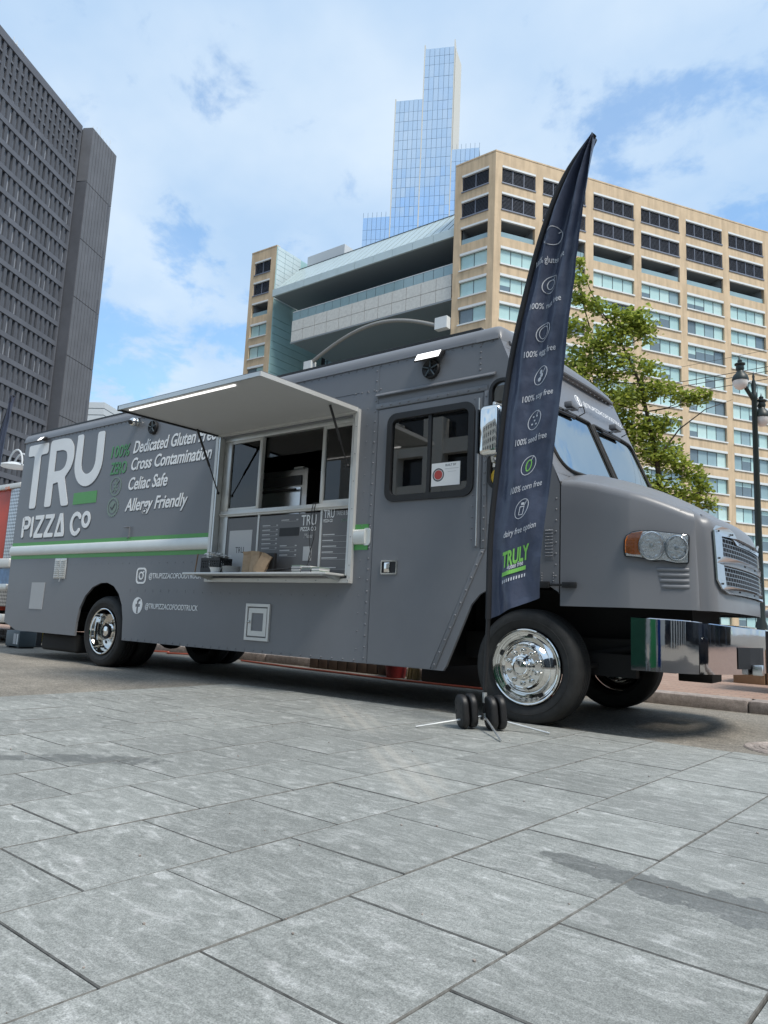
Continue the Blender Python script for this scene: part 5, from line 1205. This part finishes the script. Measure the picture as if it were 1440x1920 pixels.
for x, k, lab in ((-2.585, 0, 'thin black cable hanging over the sill, left strand of two'), (-2.55, 1, 'thin black cable hanging over the sill, right strand of two')):
    tag(MB().tube([(x, .11, 1.97), (x, .02, 1.965), (x - .01, .012, 1.90), (x - .03 + .03 * k, .018, 1.6), (x + .01 - .06 * k, .015, 1.4), (x - .03, -.03, 1.232)], .0045, 6).build('cable', 'black'), lab, 'cable', 'black cables at the hatch')

# ------------------------------------------------------------------ feather flag
def feather_flag(name, label, pole, right, y0, printed, group, phase=0.0, gmat='flag'):
    fl = thing(name, label, 'flag', (pole[0][0], y0, 0), group)
    def along(pts, t):
        L_ = [0]
        for p, q in zip(pts, pts[1:]): L_.append(L_[-1] + math.dist(p, q))
        s = t * L_[-1]
        for i in range(len(pts) - 1):
            if s <= L_[i + 1] or i == len(pts) - 2:
                u = (s - L_[i]) / (L_[i + 1] - L_[i]); return (lerp(pts[i][0], pts[i + 1][0], u), lerp(pts[i][1], pts[i + 1][1], u))
    def smooth_pts(pts):
        o = []
        for i in range(len(pts) - 1):
            p0, p1, p2, p3 = [Vector(pts[min(max(k, 0), len(pts) - 1)]) for k in (i - 1, i, i + 1, i + 2)]
            for j in range(6):
                t = j / 6; o.append(tuple(.5 * ((2 * p1) + (p2 - p0) * t + (2 * p0 - 5 * p1 + 4 * p2 - p3) * t * t + (3 * p1 - p0 - 3 * p2 + p3) * t ** 3)))
        return o + [pts[-1]]
    pl = smooth_pts(pole); lft = [p for p in pl if p[1] >= pole[1][1] - 1e-6]; rgt = smooth_pts(right)
    def wr(s, t):
        e = min(1, s * 5)
        a = .048 * math.sin(s * 15 + phase + 1.2 * t) * t ** 1.3 + .020 * math.sin(s * 7 + 4 * t + 1.0 + phase)
        a += .010 * math.sin(s * 9 + t * 26 + phase) * (1 - t) + .018 * noise.noise(Vector((s * 3.2, t * 11 + phase, .3))) + .006 * noise.noise(Vector((s * 9, t * 30, phase)))
        return a * e
    def P(s, t, off=0):
        a = along(lft, t); b = along(rgt, t)
        return (lerp(a[0], b[0], s), y0 + wr(s, t) - off, lerp(a[1], b[1], s))
    cloth = MB().grid([[P(j / 48, i / 180) for j in range(49)] for i in range(181)]).build('banner', gmat, fl, smooth=True, angle=180)
    MB().tube([(x, y0, z) for x, z in pl if z > pole[1][1] - .05], .024, 8).build('pole_sleeve', 'sleeve', fl, smooth=True)
    MB().grid([[P(s, t, .012) for s in (0, .5, 1)] for t in (.965, .985, .997)]).grid([[P(s, t, -.012) for s in (0, .5, 1)] for t in (.965, .985, .997)]).build('tip_pocket', 'sleeve', cloth)
    MB().tube([(x, y0, z) for x, z in pl if z <= pole[1][1] + .1], .017, 10).build('pole', 'black', fl, smooth=True)
    if printed:
        def inv(x, z):
            best = None
            for i in range(0, 201):
                t = i / 200; a = along(lft, t); b = along(rgt, t); u = (x - a[0]) / max(1e-4, b[0] - a[0]); e = abs(lerp(a[1], b[1], u) - z)
                if best is None or e < best[0]: best = (e, u, t)
            return best[1], best[2]
        H = sum(math.dist(p, q) for p, q in zip(lft, lft[1:]))
        def put(me, x, z, nm='lettering', rot=0.0, wid=None, off=.007):
            a, b, c, d = bounds(me); k = (wid / (b - a)) if wid else 1.0
            s0, t0 = inv(x, z)
            for v in me.vertices:
                px, pz = (v.co.x - (a + b) / 2) * k, (v.co.y - (c + d) / 2)
                px, pz = px * math.cos(rot) - pz * math.sin(rot), px * math.sin(rot) + pz * math.cos(rot)
                w0 = max(.08, along(rgt, t0)[0] - along(lft, t0)[0]); v.co = P(s0 + px / w0, min(.999, max(0, t0 + pz / H)), off)
            return obj(nm, me, cloth)
        XZ = [(0.285, 3.802), (0.265, 3.629), (0.258, 3.431), (0.238, 3.26), (0.21, 3.053), (0.19, 2.888), (0.193, 2.694), (0.173, 2.536), (0.149, 2.353), (0.125, 2.193), (0.106, 2.007), (0.087, 1.839), (0.059, 1.668), (0.045, 1.502), (0.022, 1.316), (0.006, 1.248), (0.006, 1.204), (0.003, 1.143)]
        XZ = [(x + .02, z) for x, z in XZ]
        words = ['100% gluten free', '100% nut free', '100% egg free', '100% soy free', '100% seed free', '100% corn free', 'dairy free option']
        rots = [.34, .30, .22, .18, .14, .10, .06]
        for i in range(7):
            g = 'flag_green' if i == 5 else 'flag_txt'; rx, rz = .052, .080
            put(curve_mesh([circle(0, 0, rx, 30, rz), circle(0, 0, rx - .005, 30, rz - .005)], 'icon', 'flag_txt', 0), *XZ[2 * i], nm='icon', rot=-.25)
            sp = [[stroke([(-.03, -.06), (.03, .06)], .006)],
                  [circle(0, .0, .028, 16, .045), circle(0, 0, .022, 16, .039)], [circle(0, 0, .036, 20, .055), circle(0, 0, .031, 20, .05)],
                  [circle(-.008, .03, .014, 10, .018), circle(.006, 0, .016, 10, .02), circle(-.006, -.032, .016, 10, .02)],
                  [circle(-.02, .03, .008, 8), circle(.012, .035, .008, 8), circle(-.004, 0, .008, 8), circle(-.02, -.03, .008, 8), circle(.015, -.028, .008, 8)],
                  [circle(0, 0, .022, 14, .05), circle(0, 0, .014, 14, .04)], [rrect(-.018, -.05, .018, .02, .006), rrect(-.013, -.045, .013, .014, .004), rrect(-.012, .03, .012, .05, .004)]][i]
            put(curve_mesh(sp, 'icon', g, 0), XZ[2 * i][0], XZ[2 * i][1], nm='icon', rot=-.1)
            if i: put(curve_mesh([stroke([(.02, .03), (.036, .066)], .005)], 'icon', 'flag_txt', 0), XZ[2 * i][0] + .028, XZ[2 * i][1] + .045, nm='icon')
            put(text_mesh(words[i], 'lettering', 'flag_txt', .072, .25, 0, .0002), *XZ[2 * i + 1], rot=rots[i], wid=.235 if i < 6 else .25)
        put(text_mesh('TRULY', 'lettering', 'flag_green', .165, .12, 0, .006), .035, 1.316, rot=.05, wid=.205)
        put(text_mesh('gluten free', 'lettering', 'flag_txt', .055, .25, 0, .001), .03, 1.238, rot=.05, wid=.12, off=.008)
        [put(curve_mesh([[(-.09 + .015 * q, -.016), (-.0755 + .015 * q, -.016), (-.0755 + .015 * q, .016), (-.09 + .015 * q, .016)] for q in range(12)], 'bar', 'flag_green', 0), .02, 1.196, nm='green_bar', off=.009)]
        put(curve_mesh([[(-.085 + .018 * i, -.013), (-.077 + .018 * i, -.013), (-.077 + .018 * i, .013), (-.085 + .018 * i, .013)] for i in range(10)], 'digits', 'flag_txt', 0), .02, 1.135, nm='print_line')
    return fl
pole = [(-.205, .30), (-.19, .83), (-.185, 1.49), (-.125, 2.12), (-.055, 2.76), (.07, 3.354), (.225, 3.90), (.40, 4.29), (.63, 4.555)]
right = [(.215, 1.00), (.245, 1.474), (.322, 2.07), (.403, 2.72), (.46, 3.2), (.515, 3.633), (.593, 4.222), (.632, 4.54)]
fl = feather_flag('feather_flag', 'tall navy feather flag listing allergen-free claims in front of the cab', pole, right, -.53, True, None)
BX, BY = -.205, -.53
MB().tube([(BX, BY, .10), (BX, BY, .21)], .012, 10).build('stem', 'black', fl, smooth=True); MB().tube([(BX, BY, .21), (BX, BY, .285)], .018, 12).build('collar', 'alu', fl, smooth=True)
MB().box(BX - .022, BY - .022, .085, BX + .022, BY + .022, .135).build('hub', 'steel', fl, bevel=.004)
for x, y in ((-.555, -.92), (.235, -.345), (.165, -.96), (-.50, -.10)):
    MB().tube([(BX, BY, .115), (x, y, .028)], .008, 8).build('leg', 'alu', fl, smooth=True)
def weight(cx, cy, ang, lab):
    wt = thing('flag_weight', lab, 'weight', (cx, cy, .018), 'weights on the flag base')
    for s in (0, 1):
        b = MB(); T = Matrix.Translation((cx, cy, 0)) @ Matrix.Rotation(ang, 4, 'Z') @ Matrix.Rotation(R(6), 4, 'X') @ Matrix.Translation((0, -.035 + .07 * s, .022 + .125))
        m_ = MB().prism(rrect(-.085, -.125, .085, .125, .08, 8), 'y', -.028, .028).mesh('weight_half', 'black', bevel=.018, seg=3, angle=60)
        o = obj('weight_half', m_, wt, T)
        for dx_ in (-.045, .045):
            for dz_ in (-.06, 0, .06):
                q = MB()
                for sg in (-1, 1): q.ball((dx_, sg * .0265, dz_), (.013, .003, .016), 8, 4)
                obj('dimple', q.mesh('dimple', 'void'), o, T)
weight(-.30, -.60, R(-38), 'black twin-disc weight on the left leg of the flag base')
weight(-.115, -.50, R(-38), 'black twin-disc weight on the right leg of the flag base')
# second flag at the left edge
pole2 = [(-14.9, 0.02), (-14.9, 1.2), (-14.88, 2.2), (-14.8, 3.2), (-14.62, 4.2), (-14.4, 4.9), (-14.05, 5.50)]
right2 = [(-14.3, 1.3), (-14.28, 2.4), (-14.22, 3.4), (-14.15, 4.4), (-14.05, 5.47)]
f2 = feather_flag('feather_flag', 'dark feather flag partly cut off at the left edge beyond the red trailer', pole2, right2, 2.0, False, None, 1.7)
MB().box(-15.2, 1.7, 0, -14.6, 2.3, .04).build('base_plate', 'black', f2)
# ------------------------------------------------------------------ neighbouring trailer on the left
tl = thing('food_trailer', 'red and orange food trailer with diamond-plate corner behind the grey truck', 'trailer', (-13.5, 2.2, 0))
MB().box(-16.2, 1.10, .62, -11.55, 3.3, 2.98).build('trailer_body', 'red', tl, bevel=.02)
MB().box(-11.552, 1.06, .70, -11.20, 3.3, 3.0).build('corner_plate', 'diamond', tl, bevel=.01)
MB().box(-16.2, 1.04, 2.96, -11.18, 3.32, 3.06).build('roof_rail', 'alu_white', tl, bevel=.01)
MB().box(-16.25, 1.0, 1.42, -11.16, 1.12, 1.60).build('side_rail', 'alu_white', tl, bevel=.03)
MT['bluewrap'] = mat('blue_wrap', (0.12, 0.22, 0.38), 0.4, var=0.7, vscale=3)
MB().box(-16.0, 1.05, 1.12, -11.17, 1.10, 1.41).build('wrap_band', 'bluewrap', tl); MB().box(-16.0, 1.0, 1.0, -11.16, 1.12, 1.12).build('side_rail', 'alu', tl, bevel=.02)
MB().box(-16.2, 1.02, .40, -11.22, 1.3, .56).build('step_bumper', 'alu_white', tl, bevel=.03)
MB().box(-11.75, 2.05, 2.955, -11.6, 1.03, 3.0).build('marker_lamp', 'amber', tl)
for x in (-13.0, -14.0):
    T = Matrix.Translation((x, 1.15, .40)); o = obj('wheel', rimR, tl, T @ Matrix.Scale(.84, 4)); obj('tyre', tyre_me, o, T @ Matrix.Scale(.84, 4))
MB().box(-16, 1.4, .35, -11.4, 3.0, .64).build('chassis', 'under', tl)
sl = thing('street_lamp', 'white street lamp with a saucer head and curved arms above the red trailer', 'street lamp', (-15.6, 3.6, .12))
MB().tube([(-15.6, 3.6, .1), (-15.6, 3.6, 3.6)], .06, 10).tube([(-15.6, 3.6, 3.5), (-15.5, 3.4, 3.9), (-15.25, 3.0, 4.15)], .04, 8).build('post', 'bldwhite', sl, smooth=True)
MB().lathe([(.001, .12), (.12, .1), (.32, .03), (.36, 0), (.3, -.03), (.001, -.06)], (-15.2, 2.75, 4.08), 'z', 24).build('saucer_head', 'bldwhite', sl, smooth=True)
for q in (0, .16):
    MB().tube([(-15.2 + .36 * math.cos(R(t)) - q * .3, 2.75 + q, 4.1 + (.40 - q * .4) * math.sin(R(t))) for t in range(0, 181, 15)], .022, 8).build('arc_arm', 'bldwhite', sl, smooth=True)
bx = thing('power_unit', 'small grey box with a pale label on the ground behind the truck', 'power unit', (-10.25, .95, 0))
MB().box(-10.5, .80, .03, -10.02, 1.10, .30).build('box_body', 'greybox', bx, bevel=.012); MB().box(-10.22, .795, .07, -10.12, .799, .25).build('label_plate', 'qrblank', bx); MB().box(-10.10, .795, .07, -10.06, .799, .25).build('label_plate', 'paper', bx)
MB().box(-10.48, .82, .0, -10.40, 1.08, .03).box(-10.12, .82, 0, -10.04, 1.08, .03).build('foot', 'black', bx)
tag(MB().tube([(-10.3, .95, .30), (-10.45, .9, .5), (-10.6, 1.0, .62), (-10.9, 1.2, .7)], .012, 6).build('cable', 'black'), 'dark cable running from the grey power unit to the trailer', 'cable')
tag(MB().tube([(-10.15, .95, .30), (-9.9, .95, .48), (-9.6, 1.0, .62)], .012, 6).build('cable', 'black'), 'dark cable running from the grey power unit up to the truck floor', 'cable')
jk = thing('jack_stand', 'black upright jack post above the grey power unit', 'jack', (-10.55, 1.4, 0)); MB().box(-10.6, 1.35, 0.02, -10.5, 1.45, .75).build('post', 'black', jk); MB().box(-10.75, 1.2, 0, -10.35, 1.6, .02).build('foot', 'black', jk)
yb = thing('wheel_chock', 'yellow wheel chock on the ground under the rear of the truck', 'chock', (-12.6, 2.4, 0)); MB().prism([(-12.85, .0), (-12.35, .0), (-12.45, .22), (-12.75, .22)], 'y', 2.3, 2.55).build('chock_block', 'yellow', yb, bevel=.02)
# ------------------------------------------------------------------ things on the far side, seen below the truck
for i in range(9):
    x = -5.15 + .19 * i + random.uniform(-.01, .01)
    tag(MB().box(x, 2.90, 0, x + .165, 2.96, .22 + random.uniform(-.02, .02)).build('edging_board', 'brownboard', bevel=.006), 'brown upright board of the short row against the kerb, seen under the truck', 'board', 'brown boards beyond the truck')
bu = thing('red_bucket', 'dark red plastic bucket by the kerb seen under the cab door', 'bucket', (-3.45, 2.78, 0))
MB().lathe([(.001, .002), (.13, .002), (.17, .28), (.185, .28), (.185, .30), (.16, .29), (.12, .02), (.001, .02)], (-3.42, 2.78, 0), 'z', 24).build('bucket_shell', 'redplastic', bu, smooth=True)
br = thing('straw_broom', 'straw broom head standing beside the red bucket', 'broom', (-3.1, 2.75, 0))
b = MB()
for i in range(60):
    a, q = random.uniform(-.11, .11), random.uniform(-.04, .04); b.tube([(-3.1 + a, 2.75 + q, .002), (-3.1 + a * .45, 2.75 + q * .5, .36)], .006, 4)
stuff(b.build('bristles', 'straw', br)); MB().tube([(-3.1, 2.75, .35), (-3.0, 2.85, 1.5)], .014, 8).build('handle', 'wood', br)
tag(MB().box(-2.92, 2.66, 0, -2.02, 2.96, .45).build('storage_chest', 'interior', bevel=.02), 'dark low chest against the kerb behind the front wheel', 'chest')
tag(MB().box(-1.98, 2.68, 0, -1.45, 2.96, .42).build('wooden_crate', 'brownboard', bevel=.015), 'brown wooden crate right of the dark chest, seen under the truck', 'crate')
tag(MB().tube([(-6.5, 2.72, .015), (-5.0, 2.5, .015), (-4.0, 2.45, .015), (-3.0, 2.35, .015), (-2.0, 2.4, .015), (-1.2, 2.32, .015), (-.9, 2.45, .015)], .014, 6).build('extension_cord', 'cable', smooth=True), 'long orange extension cord lying along the kerb under the truck', 'cord')
tag(MB().tube([(-1.3, 2.42, .015), (-1.62, 2.45, .10), (-1.6, 2.5, .22), (-1.35, 2.55, .26), (-1.0, 2.6, .2)], .014, 6).build('extension_cord', 'cable', smooth=True), 'looped orange cord hanging beside the front tyre', 'cord')
tag(MB().tube([(-9.2, 2.9, .02), (-8.9, 2.6, .02), (-8.6, 2.85, .02), (-8.3, 2.6, .02), (-8.0, 2.8, .02), (-7.6, 2.7, .02)], .016, 6).build('extension_cord', 'cable', smooth=True), 'tangled orange cord on the road behind the rear axle', 'cord')
rc_ = thing('red_cart', 'low red object on the pavement behind the rear wheels', 'cart', (-10.0, 4.0, .126)); MB().box(-10.6, 3.8, .22, -9.3, 4.3, .36).build('deck', 'redplastic', rc_, bevel=.05); MB().box(-10.4, 3.9, .126, -10.2, 4.2, .22).box(-9.7, 3.9, .126, -9.5, 4.2, .22).build('foot', 'black', rc_)
pb = thing('wooden_pallet', 'tan wooden plank box on the pavement beneath the chrome bumper', 'pallet', (.8, 6.0, .126))
for i in range(6): MB().box(.25 + .42 * i, 5.9 + .03 * (i % 2), .128, .65 + .42 * i, 5.96 + .03 * (i % 2), .55 + .03 * (i % 3)).build('plank', 'wood', pb, bevel=.008)
MB().box(.25, 5.99, .128, 2.75, 6.9, .45).build('fill', 'wood', pb)
cb_ = thing('black_cabinet', 'black cabinet with a grey sloped lid at the right edge behind the bumper', 'cabinet', (1.3, 4.6, .126))
MB().box(.98, 4.3, .126, 2.2, 5.2, 1.02).build('cabinet_body', 'interior', cb_, bevel=.02); MB().prism([(4.25, 1.02), (5.25, 1.02), (5.25, 1.25), (4.25, 1.10)], 'x', .94, 2.25).build('lid', 'sill', cb_, bevel=.01)
mh = thing('manhole_cover', 'round iron manhole cover in the road at the right edge', 'manhole', (1.72, .62, .001))
MB().lathe([(.001, .008), (.30, .008), (.305, .004), (.32, .004), (.325, .010), (.36, .010), (.37, .002)], (1.72, .60, 0), 'z', 40).build('cover', 'kerb', mh, smooth=True, angle=30)
for k in range(5): MB().lathe([(.05 + .05 * k, .008), (.055 + .05 * k, .013), (.065 + .05 * k, .013), (.07 + .05 * k, .008)], (1.72, .60, .0), 'z', 32).build('ring_rib', 'kerb', mh)
# pebbles and grit on the plaza
gr = MB()
for i in range(170):
    x, y = random.uniform(-3.2, 2.4), random.uniform(-5, 0); r = random.uniform(.002, .006); gr.ball((x, y, .018 + r * .5), (r, r * random.uniform(.6, 1), r * .6), 5, 3)
stuff(tag(gr.build('grit', 'kerb'), 'scattered grit and small pebbles on the paving', 'grit'))

# ------------------------------------------------------------------ lamp post
lp_ = thing('lamp_post', 'dark green ornate lamp post with two hanging lanterns at the right', 'street lamp', (-1.35, 19.0, .126))
MB().lathe([(.001, .12), (.24, .12), (.24, .5), (.18, .6), (.17, 1.1), (.12, 1.25), (.10, 3.0), (.075, 8.0), (.10, 8.05), (.10, 8.2), (.06, 8.3), (.08, 8.5), (.03, 8.7), (.04, 8.78), (.001, 8.95)], (-1.38, 18.35, 0), 'z', 16).build('post', 'lampgreen', lp_, smooth=True, angle=50)
MB().tube([(-1.38, 18.35, 8.0), (-1.55, 18.1, 8.35), (-1.68, 17.95, 8.95), (-1.68, 17.95, 9.1)], .06, 8).tube([(-1.38, 18.35, 7.75), (-1.28, 18.5, 8.0), (-1.22, 18.58, 8.05)], .05, 8).build('bracket', 'lampgreen', lp_, smooth=True)
for x, y, z in ((-1.68, 17.95, 8.70), (-1.22, 18.58, 7.62)):
    ln_ = MB().lathe([(a_ * .78, b_ * .85) for a_, b_ in [(.30, -.16), (.31, -.10), (.26, .05), (.15, .16), (.12, .22), (.16, .30), (.14, .42), (.20, .46), (.20, .50), (.08, .55), (.09, .62), (.03, .68), (.001, .80)]], (x, y, z), 'z', 20).build('lantern_hood', 'lampgreen', lp_, smooth=True, angle=40)
    MB().lathe([(a_ * .78, b_ * .85) for a_, b_ in [(.29, -.15), (.27, -.28), (.20, -.40), (.10, -.47), (.001, -.49)]], (x, y, z), 'z', 20).build('globe', 'globe', ln_, smooth=True)
# overhead wires
for i, (a, b) in enumerate((((6, 33, 14.6), (-16, 17.2, 8.7)), ((6, 33, 14.4), (-16, 17.2, 8.5)), ((6, 33.1, 14.0), (-16, 17.3, 8.35)), ((6, 33.1, 15.6), (-16, 17.3, 9.1)))):
    a, b = Vector(a), Vector(b); pts = [a.lerp(b, t / 16) - Vector((0, 0, 4 * .35 * (t / 16) * (1 - t / 16))) for t in range(17)]
    tag(MB().tube(pts, .016 if i < 3 else .009, 5).build('overhead_wire', 'black'), ['upper wire of the close black pair crossing the tree', 'lower wire of the close black pair crossing the tree', 'lowest black overhead wire crossing the tree', 'thin topmost overhead wire above the lanterns'][i], 'wire', 'overhead wires')
# ------------------------------------------------------------------ tree
tr = thing('street_tree', 'leafy young street tree rising behind the cab', 'tree', (-1.5, 9.2, .126))
CL = [(-2.48, 7.62, 6.28, .42), (-2.13, 7.84, 6.51, .42), (-1.74, 8.08, 6.84, .34), (-2.67, 7.57, 5.75, .42), (-2.07, 7.98, 5.99, .42), (-2.44, 7.82, 5.35, .4), (-2.58, 7.24, 7.9, .13), (-2.66, 7.35, 7.25, .2), (-2.35, 7.59, 7.05, .22), (-1.86, 7.97, 6.84, .28), (-1.62, 8.21, 6.60, .28), (-2.75, 7.37, 6.68, .3), (-1.77, 8.33, 5.39, .32), (-1.42, 8.55, 5.55, .28), (-1.02, 8.9, 5.36, .2), (-.74, 9.12, 5.42, .16), (-1.72, 8.48, 4.77, .36), (-1.38, 8.72, 4.85, .26), (-1.83, 8.5, 4.25, .36), (-1.38, 8.89, 4.17, .34), (-1.05, 9.19, 3.92, .28), (-.86, 9.42, 3.62, .2), (-1.54, 8.87, 3.5, .4), (-1.99, 8.32, 4.55, .36), (-2.02, 8.14, 5.2, .34), (-1.21, 9.12, 3.5, .36), (-.78, 9.53, 3.30, .2), (-1.62, 8.36, 5.9, .28), (-1.52, 8.95, 3.13, .4), (-1.74, 8.68, 3.63, .36), (-2.3, 8.3, 4.8, .4), (-2.6, 8.1, 5.0, .4), (-2.9, 7.7, 6.0, .4), (-1.9, 9.1, 3.2, .4), (-1.6, 9.4, 4.4, .4), (-2.2, 8.8, 5.6, .4)]
trunk = [Vector(p) for p in ((-1.5, 9.1, .1), (-1.52, 9.0, 1.5), (-1.53, 8.95, 3.0), (-1.58, 8.69, 4.26), (-1.76, 8.3, 5.6), (-2.05, 7.9, 6.5), (-2.4, 7.5, 7.2))]
tb = MB().tube(trunk, [.10, .085, .065, .045, .03, .02, .008], 8)
for x, y, z, r in CL:
    c = Vector((x, y, z)); best = None
    for i in range(len(trunk) - 1):
        for k in range(5):
            q = trunk[i].lerp(trunk[i + 1], k / 5)
            if q.z < c.z - .15 and q.z > 2.2:
                d = (q - c).length
                if best is None or d < best[0]: best = (d, q)
    q = best[1] if best else trunk[2]
    mid = q.lerp(c, .5) + Vector((0, 0, -.06)); tb.tube([q, mid, c], [.014, .010, .004], 5)
    for k in range(4):
        e = c + Vector((random.gauss(0, 1), random.gauss(0, 1), random.gauss(0, .8))).normalized() * r * .9; tb.tube([mid.lerp(c, .6), e], [.006, .003], 4)
tb.tube([(-1.52, 8.7, 4.2), (-1.2, 8.9, 4.75), (-.75, 9.1, 5.15), (-.3, 9.35, 5.35)], [.02, .015, .01, .003], 5).tube([(-2.5, 7.6, 6.6), (-2.62, 7.3, 7.4), (-2.55, 7.2, 8.1)], [.016, .01, .003], 5)
CL += [(lerp(a[0], b_[0], .5), lerp(a[1], b_[1], .5), lerp(a[2], b_[2], .5), .22) for a, b_ in zip(CL[:-1], CL[1:]) if math.dist(a[:3], b_[:3]) < .8]
tb.build('trunk', 'bark', tr, smooth=True)
lv, lf, tone = [], [], []
def leaf(c, sz):
    u = Vector((random.gauss(0, 1), random.gauss(0, 1), random.gauss(0, .55))).normalized(); n = Vector((random.gauss(0, .7), random.gauss(0, .7), 1)).normalized()
    v = n.cross(u)
    if v.length < .1: return
    v.normalize(); n = u.cross(v); o = len(lv)
    for a, b_, h in ((0, 0, 0), (.35, .36, .06), (.72, .24, .03), (1, 0, -.05), (.7, -.27, .03), (.35, -.36, .06), (.5, 0, -.03)): lv.append(c + (u * (a - .5) + v * b_ + n * h) * sz)
    lf.extend([(o, o + 1, o + 6), (o + 1, o + 2, o + 6), (o + 2, o + 3, o + 6), (o + 3, o + 4, o + 6), (o + 4, o + 5, o + 6), (o + 5, o, o + 6)]); t_ = min(1, max(0, random.gauss(.5, .25))); tone.extend([t_] * 7)
for x, y, z, r in CL:
    for i in range(int(2300 * r ** 2) + 30):
        d = Vector((random.gauss(0, 1), random.gauss(0, 1), random.gauss(0, 1))).normalized() * (random.random() ** .45) * r * random.uniform(.8, 1.25)
        leaf(Vector((x, y, z)) + Vector((d.x, d.y, d.z * .85)), random.uniform(.055, .11))
me = bpy.data.meshes.new('crown'); me.from_pydata(lv, [], lf); at_ = me.attributes.new('tone', 'FLOAT', 'POINT')
for i, t_ in enumerate(tone): at_.data[i].value = t_
me.materials.append(MT['leaf']); obj('crown', me, tr); print('leaves', len(lf) // 6)
